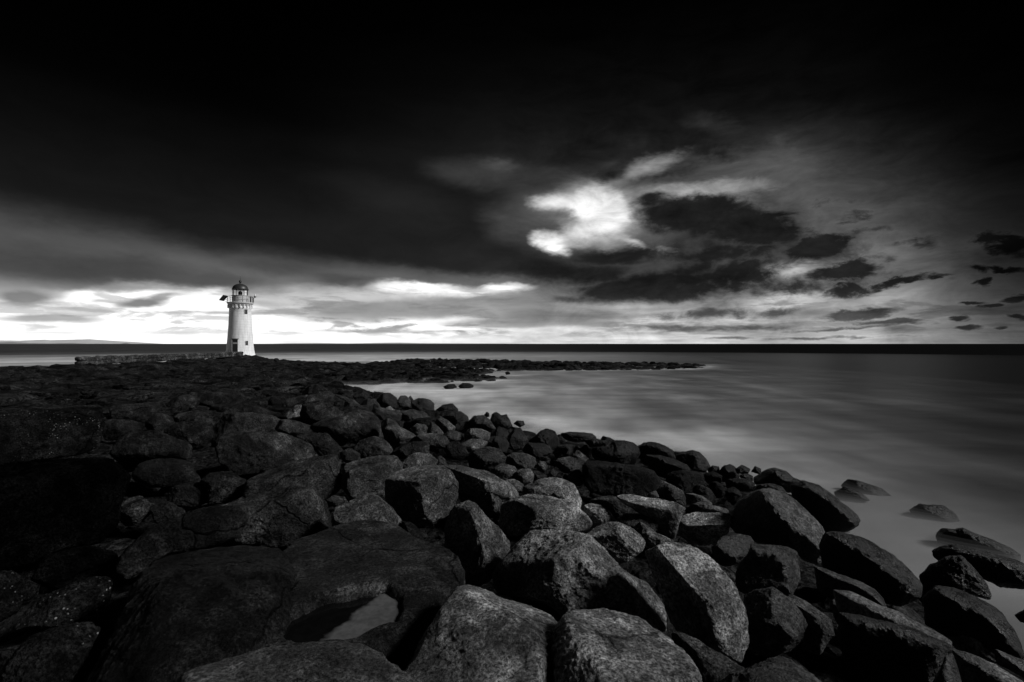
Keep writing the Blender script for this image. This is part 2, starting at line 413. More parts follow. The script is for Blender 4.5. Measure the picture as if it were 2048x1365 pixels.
def rock_material(name, fine=1.0):
    """pitted basalt; each rock's own 'tone' (how pale the stone is, dimness at the left painted in) and 'barnacle' share come from the object"""
    t = NT(name)
    g = t.n('ShaderNodeNewGeometry').outputs['Position']
    tone = t.n('ShaderNodeAttribute', attribute_type='OBJECT', attribute_name='tone').outputs['Fac']
    barn = t.n('ShaderNodeAttribute', attribute_type='OBJECT', attribute_name='barnacle').outputs['Fac']
    n1 = t.noise(g, 2.2 * fine, 6, 0.62); n2 = t.noise(g, 55 * fine, 5, 0.8); n3 = t.noise(g, 9 * fine, 4, 0.65, 0.6)
    pits = t.voro(g, 42 * fine); pits2 = t.voro(g, 95 * fine)
    v = t.ramp(n1, 0.40, 0.62, 0.45, 1.6)
    v = t.math('MULTIPLY', v, t.ramp(n2, 0.42, 0.60, 0.15, 2.3))
    v = t.math('MULTIPLY', v, t.ramp(n3, 0.42, 0.60, 0.55, 1.5))
    # fine cracks running through the stone
    wv = t.n('ShaderNodeVectorMath', operation='MULTIPLY_ADD'); t.l(g, wv.inputs[0]); wv.inputs[1].default_value = (1, 1, 1)
    wn = t.n('ShaderNodeTexNoise'); t.l(g, wn.inputs['Vector']); wn.inputs['Scale'].default_value = 3.0 * fine; wn.inputs['Detail'].default_value = 3
    wsc = t.n('ShaderNodeVectorMath', operation='SCALE'); t.l(wn.outputs['Color'], wsc.inputs[0]); wsc.inputs[3].default_value = 0.28 / fine
    t.l(wsc.outputs[0], wv.inputs[2])
    ce = t.math('ADD', t.voro(wv.outputs[0], 0.8 * fine, 'DISTANCE_TO_EDGE'), t.ramp(t.noise(g, 1.1 * fine, 2, 0.5), 0.45, 0.6, 0.0, 0.03))
    crack = t.ramp(ce, 0.0, 0.011, 0.0, 1.0)
    v = t.math('MULTIPLY', v, t.ramp(crack, 0.0, 1.0, 0.25, 1.0))
    dryp = t.ramp(t.noise(g, 1.7 * fine, 5, 0.65, 0.8), 0.56, 0.60, 1.0, 1.9)     # salt-dry, paler patches
    v = t.math('MULTIPLY', v, dryp)
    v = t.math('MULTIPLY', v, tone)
    # barnacles: small pale shells in patches
    sp = t.voro(g, 30 * fine); spr = t.ramp(sp, 0.16, 0.26, 1.0, 0.0)
    patch = t.ramp(t.noise(g, 3.0, 3, 0.6), 0.48, 0.62, 0.0, 1.0)
    wh = t.math('MULTIPLY', t.math('MULTIPLY', spr, patch), barn, clamp=True)
    wh = t.math('MULTIPLY', wh, t.ramp(t.noise(g, 60, 1, 0.5), 0.45, 0.6, 0.0, 1.0))
    mx = t.n('ShaderNodeMix'); mx.data_type = 'FLOAT'; t.l(wh, mx.inputs[0]); t.l(v, mx.inputs[2]); mx.inputs[3].default_value = 0.5
    t.l(t.grey(mx.outputs[0]), t.b.inputs['Base Color'])
    wet = t.n('ShaderNodeAttribute', attribute_type='OBJECT', attribute_name='wet').outputs['Fac']
    dry = t.ramp(n3, 0.42, 0.60, 0.55, 0.85)
    t.l(t.math('SUBTRACT', dry, t.math('MULTIPLY', wet, 0.36)), t.b.inputs['Roughness'])
    t.l(t.math('ADD', t.math('MULTIPLY', wet, 0.55), t.math('MINIMUM', t.math('MULTIPLY', tone, 1.5), 0.10)), t.b.inputs['Specular IOR Level'])
    b0 = t.bump(t.ramp(n3, 0.36, 0.64), 0.5, 0.03 / fine)
    b1 = t.bump(t.ramp(n2, 0.38, 0.62), 0.9, 0.010 / fine, b0)
    b2 = t.bump(t.ramp(pits, 0.0, 0.45), 0.5, 0.007 / fine, b1)
    b3 = t.bump(t.ramp(pits2, 0.0, 0.45), 0.5, 0.005 / fine, b2)
    b4 = t.bump(crack, 0.9, 0.02 / fine, b3)
    t.l(b4, t.b.inputs['Normal'])
    return t.m
M_ROCK = rock_material('pitted basalt')
M_FAR = rock_material('weathered basalt', 0.25)

def plain(name, v, rough=0.6, metal=0.0, scale=6.0, var=0.15, bump=0.0):
    t = NT(name)
    g = t.n('ShaderNodeNewGeometry').outputs['Position']
    n = t.noise(g, scale, 5, 0.65)
    t.l(t.grey(t.ramp(n, 0.3, 0.7, v * (1 - var), v * (1 + var))), t.b.inputs['Base Color'])
    t.b.inputs['Roughness'].default_value = rough; t.b.inputs['Metallic'].default_value = metal
    if bump: t.l(t.bump(n, 0.6, bump), t.b.inputs['Normal'])
    return t.m

# ================================================================== boulders
def seeded(i): return np.random.default_rng(1000 + i)
def soft_clip(Pn, n, k, soft):
    n = np.array(n, float); n /= np.linalg.norm(n)
    s = Pn @ n
    d = s.max() * k
    t = (s - d) / soft
    push = np.where(t > 20, t, np.log1p(np.exp(np.clip(t, -30, 20)))) * soft
    return Pn - n[None, :] * (push * 0.96)[:, None]

def shape_rock(V, Rtab, T, facets, seed, e=0.8, rough=0.075, up=None, soft=0.032, tfwd=None, lump=0.15):
    """V unit sphere; Rtab radius by angle in the rock's own plane; T half thickness across that plane"""
    th = np.arctan2(V[:, 1], V[:, 0]) % (2 * np.pi)
    R = np.interp(th, np.linspace(0, 2 * np.pi, len(Rtab)), Rtab)
    s = np.hypot(V[:, 0], V[:, 1])
    se = s ** e
    c = V[:, 2]
    ce = np.sign(c) * np.abs(c) ** (e * 1.05)
    Tn = np.where(c > 0, tfwd if tfwd is not None else T, T)
    Pn = np.stack([R * np.cos(th) * se, R * np.sin(th) * se, Tn * ce], 1)
    size = float(np.mean(Rtab))
    for f in facets:
        Pn = soft_clip(Pn, f[:3], f[3], soft * size)
    q = Pn / size
    n = fbm(q * 1.3 + seed * 7.7, 3, 0.5) * lump
    n += fbm(q * 4.2 + seed * 3.1, 3, 0.55, True) * rough * 1.3
    n += fbm(Pn * 26 + seed, 3, 0.6) * 0.008 / size
    if len(V) > 20000: n += fbm(Pn * 75 + seed, 2, 0.6) * 0.006 / size
    dirn = Pn / (np.linalg.norm(Pn, axis=1)[:, None] + 1e-9)
    return Pn + dirn * (n * size)[:, None]

def radial_table(pts2, n=720):
    """radius of the outline in every direction, seen from its middle (0,0)"""
    P2 = np.array(pts2); m = len(P2)
    th = np.linspace(0, 2 * np.pi, n, endpoint=True)
    dx_, dy_ = np.cos(th), np.sin(th)
    R = np.zeros(n)
    for i in range(m):
        a, b = P2[i], P2[(i + 1) % m]
        ex, ey = b - a
        den = dx_ * ey - dy_ * ex
        den = np.where(np.abs(den) < 1e-9, 1e-9, den)
        t = (a[0] * ey - a[1] * ex) / den
        u = (a[0] * dy_ - a[1] * dx_) / den
        ok = (u >= -1e-6) & (u <= 1 + 1e-6) & (t > 0)
        R = np.where(ok & (t > R), t, R)
    R = np.maximum(R, 0.05 * R.mean())
    k = np.array([1, 2, 3, 4, 5, 6, 5, 4, 3, 2, 1.0]); k /= k.sum()
    Rp = np.concatenate([R[:-1][-5:], R[:-1], R[:-1][:5]])
    R2 = np.convolve(Rp, k, 'valid')
    return np.append(R2, R2[0])

def poly_center(p):
    p = np.array(p, float); x, y = p[:, 0], p[:, 1]; x2, y2 = np.roll(x, -1), np.roll(y, -1)
    c = x * y2 - x2 * y; A = c.sum() / 2
    return ((x + x2) * c).sum() / (6 * A), ((y + y2) * c).sum() / (6 * A)

ROCK_CENTERS = []
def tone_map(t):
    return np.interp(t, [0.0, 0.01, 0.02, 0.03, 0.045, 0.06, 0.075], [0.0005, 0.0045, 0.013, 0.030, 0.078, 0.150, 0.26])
def boulder(idx, poly, label, tone=0.03, T=0.8, facets=None, lvl=None, yb=None, barn=0.0, mode='view', zt=None, depth=0.6, e=0.8, rough=0.075, group='boulders of the rocky shore', D=None, soft=0.032, lift=-0.15, name='boulder', lump=0.15, flat=False):
    if 'gully' in group: soft = max(soft, 0.09)
    rs = seeded(idx)
    p = np.array(poly, float)
    if mode == 'view':
        cx, cy = poly_center(p)
        ybot = yb if yb else p[:, 1].max()
        wpx = p[:, 0].max() - p[:, 0].min()
        if D is None:
            D0 = hit(cx, ybot, lift); D = D0 + 0.30 * wpx / F * D0 * min(T, 1.0)
        C_ = CAM + D * ray(cx, cy)
        f = C_ - CAM; f /= np.linalg.norm(f)
        r = np.cross(f, [0, 0, 1]); r /= np.linalg.norm(r)
        u = np.cross(r, f)
        pts = []
        for (x, y) in p:
            d = ray(x, y); P_ = CAM + d * (np.dot(C_ - CAM, f) / np.dot(d, f))
            pts.append((np.dot(P_ - C_, r), np.dot(P_ - C_, u)))
        c = -f
    else:                                    # a slab: the outline lies in its level top
        pw = []
        for (x, y) in p:
            d = ray(x, y); pw.append(CAM + d * ((zt - HC) / d[2]))
        pw = np.array(pw)
        cx, cy = poly_center(pw[:, :2])
        C_ = np.array([cx, cy, zt])
        r, u, c = np.array([1., 0, 0]), np.array([0, 1., 0]), np.array([0, 0, 1.])
        pts = pw[:, :2] - C_[None, :2]
    R = radial_table(pts)
    size = float(R.mean())
    if lvl is None:
        spx = size / D * F if mode == 'view' else 200
        lvl = 7 if spx > 70 else 6 if spx > 20 else 5 if spx > 9 else 4
    V, Fc = ico(lvl)
    B = np.stack([r, u, c], 0)               # rows: own axes in world
    if facets is None:
        facets = []
        upl = B @ np.array([0, 0, 1.0])
        crest = 'water line' in group or 'surf' in group
        facets.append(tuple(upl + rs.normal(size=3) * 0.10) + (0.97 if crest else 0.88,))
        for _ in range(5):
            v = rs.normal(size=3); v[2] = abs(v[2]) + (0.9 if crest else 0.45)
            facets.append(tuple(v) + (rs.uniform(0.70, 0.9),))
    a_ = np.linspace(0, np.pi, 24, endpoint=False); q_ = np.array(pts)
    minor = min((q_ @ np.array([math.cos(t), math.sin(t)])).max() - (q_ @ np.array([math.cos(t), math.sin(t)])).min() for t in a_) / 2
    th, tf = (0.35 * size + 0.65 * min(minor, size)) * T, None
    if mode != 'view':
        th, tf = depth, depth * 0.35
        if not flat: C_[2] -= 0.32 * tf
    L_ = shape_rock(V, R, th, facets, idx, e=e, rough=rough, soft=soft, tfwd=tf, lump=lump)
    Wd = L_ @ B
    me = mesh_from(name, Wd, Fc)
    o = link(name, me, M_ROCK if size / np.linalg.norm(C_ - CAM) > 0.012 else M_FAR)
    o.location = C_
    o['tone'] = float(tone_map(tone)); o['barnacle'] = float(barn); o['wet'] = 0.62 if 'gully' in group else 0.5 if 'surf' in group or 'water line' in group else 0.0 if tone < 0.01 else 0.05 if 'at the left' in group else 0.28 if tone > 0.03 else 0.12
    tag(o, label, 'boulder', group)
    ROCK_CENTERS.append((C_[0], C_[1], size))
    return o, C_, (r, u, c), L_


# every outline below was measured from the photograph (photo pixels); each boulder then gets its own distance, size and thickness
TR = []
def R_(poly, label, tone=0.03, **k): TR.append((poly, label, tone, k))
G1 = 'large boulders nearest the viewer'
# ---- nearest row
R_([(785,1310),(800,1290),(820,1265),(850,1235),(880,1205),(905,1185),(940,1173),(980,1176),(1010,1190),(1040,1186),(1075,1188),(1105,1195),(1117,1212),(1113,1245),(1108,1310),(1105,1365),(1090,1440),(900,1440),(850,1372),(815,1345)],
   'broad pitted boulder at the bottom centre, with a dimple in its top', 0.050, mode='slab', zt=1.72, depth=0.6, group=G1, rough=0.06, facets=[(-0.25,-0.2,1,0.5),(0.35,0.3,1,0.62),(0.1,-0.8,0.6,0.85),(-0.8,0.1,0.5,0.85)])
R_([(1111,1245),(1130,1232),(1170,1225),(1210,1217),(1250,1222),(1290,1235),(1320,1258),(1345,1275),(1362,1290),(1385,1322),(1405,1345),(1412,1370),(1400,1450),(1250,1460),(1115,1440),(1106,1340),(1108,1280)],
   'rounded pitted boulder at the bottom edge, right of the dimpled one', 0.058, mode='slab', zt=1.74, depth=0.6, group=G1, rough=0.06, facets=[(0.2,0.1,1,0.6),(0.5,-0.5,0.6,0.8),(-0.6,-0.3,0.7,0.8)])
R_([(330,1372),(380,1350),(440,1335),(500,1315),(560,1300),(620,1293),(690,1288),(730,1292),(765,1310),(790,1335),(820,1350),(850,1372),(900,1450),(620,1560),(320,1500)],
   'long low boulder along the bottom edge, below the rock pool', 0.034, mode='slab', zt=1.86, depth=0.6, group=G1, rough=0.07, facets=[(0.05,0.1,1,0.55),(0.4,-0.1,0.8,0.75)])
R_([(232,1250),(262,1180),(300,1120),(330,1095),(380,1080),(440,1073),(490,1077),(530,1086),(560,1098),(578,1112),(600,1150),(560,1250),(480,1330),(400,1370),(300,1420),(180,1440),(150,1350),(175,1300)],
   'big dark domed boulder left of the rock pool', 0.016, mode='slab', zt=1.66, depth=0.7, group=G1, facets=[(-0.1,0.2,1,0.6),(-0.5,-0.4,0.8,0.7)])
R_([(575,1105),(590,1090),(630,1076),(670,1060),(710,1050),(745,1048),(790,1057),(815,1072),(830,1085),(860,1095),(895,1107),(918,1125),(928,1150),(922,1172),(890,1202),(855,1230),(820,1262),(785,1288),(740,1300),(690,1296),(640,1296),(560,1310),(480,1330),(400,1360),(420,1270),(490,1190),(540,1130)],
   'huge flat slab holding the large rock pool', 0.024, mode='slab', zt=1.60, depth=0.55, group=G1, e=0.55, facets=[(0,0,1,0.22),(0.7,-0.6,0.6,0.9)], soft=0.03, rough=0.03, lump=0.05, flat=True)
R_([(1430,1372),(1480,1355),(1520,1343),(1560,1330),(1600,1337),(1640,1352),(1675,1368),(1690,1440),(1440,1450)],
   'rounded boulder top at the bottom edge, below the wet gully', 0.040, mode='slab', zt=1.55, depth=0.5, group=G1)
R_([(1340,1265),(1362,1260),(1385,1272),(1420,1298),(1460,1320),(1505,1345),(1535,1372),(1500,1420),(1400,1400),(1360,1340)],
   'smooth low boulder wedged behind the bottom right boulders', 0.030, group=G1, facets=[(0.2,1,0.5,0.75),(-0.6,0,0.7,0.75)])
R_([(985,1152),(1003,1127),(1022,1102),(1040,1066),(1063,1054),(1090,1057),(1120,1060),(1152,1063),(1180,1070),(1196,1086),(1212,1108),(1235,1133),(1262,1150),(1300,1163),(1314,1176),(1322,1192),(1336,1210),(1334,1228),(1328,1262),(1250,1264),(1150,1255),(1112,1215),(1050,1195),(992,1182)],
   'tall angular boulder at centre right with a tiny puddle on its slope', 0.056, T=0.95, group=G1, rough=0.06, facets=[(-0.35,0.8,0.65,0.72),(0.62,0.62,0.55,0.66),(0.05,-0.35,1,0.74),(-0.5,-0.1,0.9,0.78)])
R_([(1286,1103),(1310,1092),(1345,1082),(1370,1083),(1395,1095),(1425,1118),(1450,1145),(1476,1180),(1490,1212),(1497,1248),(1496,1292),(1482,1325),(1430,1308),(1372,1272),(1335,1250),(1325,1200),(1305,1150)],
   'long boulder sloping down to the right, its crest streaked pale', 0.062, T=0.8, group=G1, rough=0.06, facets=[(0.35,0.7,0.75,0.62),(-0.75,-0.45,0.75,0.55),(0.6,-0.2,0.8,0.8)])
R_([(1488,1190),(1510,1183),(1530,1181),(1545,1176),(1560,1185),(1580,1197),(1600,1225),(1614,1250),(1608,1264),(1600,1285),(1575,1305),(1530,1312),(1496,1300),(1488,1250)],
   'rough lumpy boulder with a pointed top beside the long sloping one', 0.034, T=0.85, group=G1, facets=[(0.6,0.5,0.7,0.72),(-0.5,0.5,0.8,0.72),(0,-0.5,1,0.8)])
R_([(1573,1190),(1590,1187),(1612,1200),(1640,1222),(1662,1240),(1668,1270),(1640,1310),(1605,1300),(1610,1250),(1595,1215)],
   'narrow smooth boulder behind the lumpy pointed one', 0.034, T=0.8, group=G1, facets=[(0.3,1,0.5,0.7),(-0.3,-0.2,1,0.7)])
# ---- the gully and ledges at the lower right
G2 = 'wet ledges by the gully at the lower right'
R_([(1664,1180),(1700,1182),(1735,1197),(1765,1212),(1795,1221),(1835,1243),(1875,1263),(1906,1281),(1902,1300),(1860,1291),(1815,1274),(1770,1258),(1720,1252),(1690,1246),(1672,1215)],
   'long rounded ledge lip, crest highlight in its pale tone, above a shaded hollow', 0.050, T=0.9, group=G2, e=0.85, yb=1330, rough=0.02, facets=[(0.3,1,0.5,0.85)])
R_([(1676,1225),(1720,1232),(1780,1245),(1840,1262),(1898,1288),(1890,1330),(1850,1385),(1740,1400),(1694,1340),(1676,1280)],
   'undercut rock face beneath the ledge lip, shade of the hollow painted black', 0.008, T=0.5, group=G2, yb=1345, rough=0.02, facets=[(0,-0.2,1,0.5)])  # one ledge: lit crest and shaded hollow painted as two tones
R_([(1888,1275),(1930,1270),(1962,1282),(1987,1308),(2000,1328),(1962,1325),(1915,1305)], 'thin rounded ledge end, paler than the ledges around it', 0.052, T=0.6, group=G2, rough=0.02)
R_([(1903,1300),(1930,1302),(1962,1311),(2000,1328),(2048,1350),(2090,1372),(2090,1460),(1900,1460),(1920,1380),(1912,1335)], 'smooth slab running off the bottom right corner', 0.044, T=0.5, group=G2, rough=0.02, facets=[(0.4,1,0.4,0.7),(-0.2,-0.2,1,0.6)])
R_([(1862,1372),(1880,1340),(1893,1300),(1908,1297),(1922,1330),(1934,1380),(1930,1450),(1855,1450)], 'upright split block beside the corner slab', 0.030, T=0.5, group=G2, rough=0.02)
R_([(1975,1292),(2010,1304),(2048,1320),(2085,1338),(2085,1372),(2035,1350),(1992,1328)], 'low narrow ledge at the right edge above the corner slab', 0.040, T=0.6, group=G2, rough=0.02)
R_([(1846,1195),(1875,1172),(1910,1175),(1945,1187),(1985,1205),(2010,1230),(2035,1275),(2052,1315),(2030,1325),(1985,1305),(1950,1290),(1900,1280),(1850,1250)],
   'black humped boulder like a whale back at the lower right edge', 0.012, T=0.75, group=G2, facets=[(0.3,0.9,0.6,0.75),(-0.2,-0.2,1,0.7)], rough=0.03)
R_([(1840,1150),(1860,1130),(1888,1114),(1920,1110),(1945,1133),(1970,1163),(1983,1190),(1978,1200),(1950,1192),(1900,1192),(1850,1200)],
   'black wedge shaped boulder just above the whale backed one', 0.012, T=0.8, group=G2, facets=[(-0.3,0.5,0.8,0.7),(0.5,-0.2,0.9,0.75)])
R_([(1866,1102),(1880,1094),(1905,1088),(1935,1092),(1990,1105),(2030,1118),(2070,1142),(2070,1180),(2000,1175),(1955,1150),(1885,1128),(1870,1116)],
   'flat topped dark rock in the surf at the right edge, nearer of two', 0.022, T=0.9, group='rocks standing in the surf', facets=[(0.1,1,0.3,0.8)], yb=1160, lift=0.12)
R_([(1870,1062),(1885,1056),(1905,1059),(1925,1055),(1945,1065),(1990,1083),(2020,1095),(2042,1110),(2040,1128),(1960,1116),(1900,1102),(1874,1090)],
   'long dark rock in the surf at the right edge, farther of two', 0.016, T=0.8, group='rocks standing in the surf', yb=1096, lift=0.22)
R_([(1640,1092),(1650,1064),(1670,1062),(1700,1067),(1730,1075),(1760,1094),(1790,1109),(1815,1130),(1832,1150),(1843,1168),(1838,1195),(1800,1212),(1765,1205),(1730,1172),(1690,1152),(1645,1140)],
   'long black boulder sloping along the edge of the surf, seaweed dark', 0.012, T=0.75, group=G2, facets=[(-0.3,-0.5,0.9,0.6),(0.5,0.7,0.6,0.75)])
R_([(1628,1132),(1650,1137),(1690,1148),(1730,1160),(1752,1175),(1768,1202),(1776,1224),(1740,1220),(1700,1205),(1660,1200),(1634,1180)],
   'smooth pale browed ledge below the long black boulder', 0.034, T=0.7, group=G2, facets=[(0.3,1,0.3,0.65),(-0.1,-0.5,1,0.55)], rough=0.02)
R_([(1660,1215),(1668,1190),(1690,1192),(1725,1215),(1758,1232),(1790,1236),(1800,1260),(1750,1275),(1690,1275),(1668,1245)], 'dull grey slab face under the pale browed ledge', 0.034, T=0.5, group=G2, rough=0.02)
R_([(1422,1095),(1445,1072),(1475,1067),(1500,1072),(1508,1085),(1496,1112),(1474,1127),(1450,1135),(1430,1125)], 'left part of the cracked block below the glistening boulder', 0.028, T=0.6, group=G2, facets=[(0,0.5,1,0.5)], rough=0.02)
R_([(1503,1085),(1540,1088),(1580,1090),(1600,1100),(1606,1125),(1602,1162),(1587,1190),(1540,1192),(1500,1190),(1474,1180),(1470,1150),(1478,1126),(1495,1108)], 'large cracked block with a square face below the glistening boulder', 0.028, T=0.6, group=G2, facets=[(0.1,0.8,0.6,0.7),(0,-0.1,1,0.45),(0.8,0,0.6,0.75)], rough=0.02)
R_([(1458,1052),(1460,1022),(1475,1000),(1500,985),(1540,978),(1575,988),(1602,1005),(1630,1030),(1648,1055),(1653,1075),(1655,1112),(1636,1130),(1605,1120),(1585,1100),(1540,1092),(1480,1075)],
   'big wet boulder glistening in the light above the cracked block', 0.040, T=0.85, group=G2, rough=0.06, facets=[(0.55,0.65,0.6,0.66),(-0.6,0.3,0.8,0.72),(0,-0.5,1,0.75)])
R_([(1503,988),(1513,970),(1540,965),(1565,974),(1577,990),(1573,1003),(1555,1015),(1530,1012),(1508,1002)], 'dark cap of stone lying on top of the glistening boulder', 0.016, T=0.9, group=G2, D=7.2)
R_([(1502,952),(1520,939),(1548,934),(1572,943),(1587,955),(1607,963),(1592,990),(1550,985),(1510,970)], 'dark rounded boulder at the surf edge, behind the dark cap stone', 0.014, T=0.9, group=G2)
R_([(1580,970),(1605,960),(1640,972),(1665,988),(1690,1008),(1712,1023),(1722,1040),(1717,1052),(1700,1063),(1660,1070),(1640,1052),(1610,1024),(1585,998)], 'long black boulder ending in a blunt nose over the surf', 0.013, T=0.8, group=G2, facets=[(0.6,0.6,0.5,0.75),(-0.1,-0.3,1,0.6)], yb=1058)
# ---- centre right
G3 = 'boulders heaped at centre right'
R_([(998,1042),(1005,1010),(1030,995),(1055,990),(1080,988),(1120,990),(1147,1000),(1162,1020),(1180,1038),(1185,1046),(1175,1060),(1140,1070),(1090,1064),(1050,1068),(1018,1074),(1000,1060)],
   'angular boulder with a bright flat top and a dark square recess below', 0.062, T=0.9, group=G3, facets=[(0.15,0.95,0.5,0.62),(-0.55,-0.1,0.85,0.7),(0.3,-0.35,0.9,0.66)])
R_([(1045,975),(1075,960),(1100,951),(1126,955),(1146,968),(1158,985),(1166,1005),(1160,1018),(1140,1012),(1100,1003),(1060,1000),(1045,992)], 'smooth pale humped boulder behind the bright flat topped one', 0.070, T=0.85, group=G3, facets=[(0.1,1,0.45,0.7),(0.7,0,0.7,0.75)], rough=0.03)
R_([(885,1062),(895,1022),(910,1003),(935,994),(950,1003),(963,1020),(985,1040),(1010,1060),(1028,1086),(1020,1112),(1002,1145),(960,1170),(930,1168),(900,1130),(885,1095)],
   'pyramid shaped boulder with a sharp ridge, black on its left face', 0.045, T=0.9, group=G3, e=0.95, facets=[(-0.62,0.12,0.8,0.42),(0.72,0.42,0.6,0.52),(-0.1,0.9,0.5,0.8)])
R_([(770,995),(772,962),(790,940),(815,931),(860,925),(887,930),(905,945),(916,965),(914,995),(900,1025),(870,1048),(835,1052),(800,1042),(776,1018)],
   'massive squared boulder in the middle, left half of a twin block', 0.042, T=0.85, group=G3, facets=[(-0.15,1,0.42,0.66),(0.62,0.0,0.8,0.62),(-0.6,-0.2,0.8,0.62)])
R_([(872,932),(905,926),(935,928),(970,936),(986,946),(1002,960),(1022,967),(1046,981),(1047,994),(1012,1002),(1005,1022),(998,1040),(960,1030),(925,1010),(905,965)],
   'massive boulder forming the right half of the twin block in the middle', 0.045, T=0.8, group=G3, facets=[(0.2,1,0.4,0.66),(-0.5,-0.35,0.9,0.55),(0.8,0.35,0.5,0.7)])
R_([(1172,1070),(1190,1055),(1212,1042),(1235,1046),(1260,1055),(1285,1070),(1293,1086),(1286,1102),(1250,1125),(1215,1122),(1188,1098)], 'humped boulder with a smooth crest above the long sloping one', 0.055, T=0.9, group=G3, facets=[(-0.3,0.9,0.5,0.7),(0.6,0.4,0.7,0.66),(0,-0.4,1,0.7)])
R_([(1262,1053),(1280,1043),(1300,1055),(1314,1066),(1340,1078),(1354,1084),(1330,1098),(1300,1100),(1280,1080)], 'small tapering boulder cracked across, right of the humped crest', 0.048, T=0.8, group=G3)
R_([(1235,1037),(1255,1026),(1285,1028),(1311,1034),(1326,1046),(1334,1067),(1325,1082),(1290,1080),(1260,1066),(1238,1052)], 'dark sided boulder with a smooth rounded top behind the cracked one', 0.036, T=0.85, group=G3)
R_([(1167,1012),(1180,1004),(1200,1010),(1220,1024),(1231,1041),(1225,1054),(1200,1062),(1178,1052),(1166,1030)], 'leaning oval boulder with pale stripes beside the bright flat topped one', 0.065, T=0.9, group=G3)
R_([(1177,1002),(1200,994),(1225,992),(1246,1000),(1263,1011),(1272,1024),(1260,1040),(1230,1040),(1208,1022),(1188,1012)], 'dark low boulder behind the leaning striped oval one', 0.030, T=0.8, group=G3)
R_([(1228,992),(1260,987),(1300,994),(1330,997),(1355,1005),(1371,1017),(1362,1036),(1356,1055),(1348,1085),(1328,1072),(1315,1045),(1285,1028),(1250,1010)], 'wide flat boulder with a pale top edge below the long slab', 0.052, T=0.6, group=G3, facets=[(0.1,1,0.6,0.6),(0,-0.3,1,0.65)])
R_([(1357,1037),(1375,1027),(1400,1024),(1440,1026),(1459,1028),(1461,1045),(1455,1065),(1440,1085),(1410,1092),(1380,1088),(1360,1068)], 'hollowed boulder with a bright dished top, left of the glistening one', 0.072, T=0.8, group=G3, facets=[(-0.15,0.85,0.65,0.6),(0.1,-0.6,0.8,0.55)])
R_([(1367,1023),(1385,1008),(1405,1004),(1425,1011),(1455,1018),(1466,1026),(1440,1032),(1400,1032),(1376,1032)], 'thin arched boulder lying over the bright dished one', 0.040, T=0.8, group=G3)
R_([(1370,987),(1385,986),(1405,993),(1425,1006),(1422,1018),(1392,1018),(1372,1004)], 'small smooth boulder between the arched one and the long slab', 0.040, T=0.9, group=G3)
R_([(1165,933),(1178,921),(1200,917),(1240,926),(1280,933),(1305,942),(1316,955),(1322,964),(1312,980),(1282,998),(1222,994),(1180,984),(1165,962)], 'long dark slab with a level top right of centre', 0.024, T=0.65, group=G3, e=0.65, facets=[(0.05,1,0.4,0.72),(0,-0.1,1,0.6)])
R_([(1278,970),(1288,959),(1300,966),(1312,980),(1319,995),(1310,1003),(1290,998),(1278,988)], 'small pale faced boulder against the end of the long dark slab', 0.042, T=0.9, group=G3)
R_([(1312,964),(1325,961),(1345,971),(1365,982),(1373,997),(1371,1012),(1350,1010),(1326,997),(1313,984)], 'curved boulder trailing off the right end of the long dark slab', 0.034, T=0.85, group=G3)
R_([(1330,950),(1345,942),(1380,941),(1406,945),(1409,967),(1402,985),(1362,990),(1336,978)], 'dark squared block behind the curved trailing boulder', 0.018, T=0.8, group=G3)
R_([(1385,975),(1400,968),(1420,978),(1432,995),(1425,1008),(1400,1002),(1386,990)], 'dark rounded boulder right of the squared block', 0.020, T=0.85, group=G3)
R_([(1450,990),(1455,978),(1468,973),(1480,982),(1485,992),(1475,1005),(1456,1004)], 'small upright dark boulder between the arched and capped boulders', 0.022, T=0.9, group=G3)
R_([(1448,962),(1470,956),(1500,958),(1512,968),(1500,985),(1470,982),(1450,975)], 'grey flat boulder left of the dark cap stone', 0.024, T=0.8, group=G3)
R_([(1418,968),(1432,962),(1446,970),(1450,988),(1440,1000),(1422,995)], 'dark egg shaped boulder left of the small upright one', 0.018, T=0.9, group=G3)
R_([(1405,950),(1425,942),(1445,952),(1442,968),(1415,968)], 'dark low boulder behind the egg shaped one near the surf', 0.014, T=0.9, group=G3)
# ---- along the water, right to left
G4 = 'dark boulders along the water line'
R_([(1440,942),(1448,931),(1460,928),(1472,936),(1480,952),(1472,966),(1442,964)], 'black domed boulder at the water line, right of the jagged one', 0.010, T=0.9, group=G4)
R_([(1479,950),(1492,945),(1506,953),(1506,968),(1482,966)], 'small black boulder touching the water between two domed ones', 0.010, T=0.9, group=G4)
R_([(1414,938),(1425,931),(1438,934),(1442,952),(1420,954)], 'small black boulder just left of the black domed one', 0.010, T=0.9, group=G4)
R_([(1330,912),(1346,903),(1370,905),(1385,900),(1400,905),(1413,918),(1421,933),(1412,944),(1380,950),(1340,940)], 'jagged dark boulder with a pointed right shoulder at the water line', 0.016, T=0.85, group=G4)
R_([(1272,896),(1288,886),(1310,885),(1328,892),(1346,901),(1351,917),(1330,936),(1290,930),(1275,913)], 'smooth black boulder, right of two alike humps at the water line', 0.010, T=0.85, group=G4)
R_([(1180,902),(1200,888),(1225,882),(1246,880),(1263,885),(1276,893),(1281,908),(1270,930),(1220,930),(1190,920)], 'smooth black boulder, left of two alike humps at the water line', 0.010, T=0.85, group=G4)
R_([(1290,910),(1320,911),(1350,920),(1376,931),(1381,947),(1340,960),(1300,946)], 'black sloping boulder in front of the two alike humps', 0.012, T=0.8, group=G4)
R_([(1052,884),(1068,874),(1082,862),(1096,857),(1109,862),(1116,876),(1120,890),(1110,900),(1080,898),(1058,893)], 'dark pointed boulder standing up against the bay near the middle', 0.012, T=0.85, group=G4)
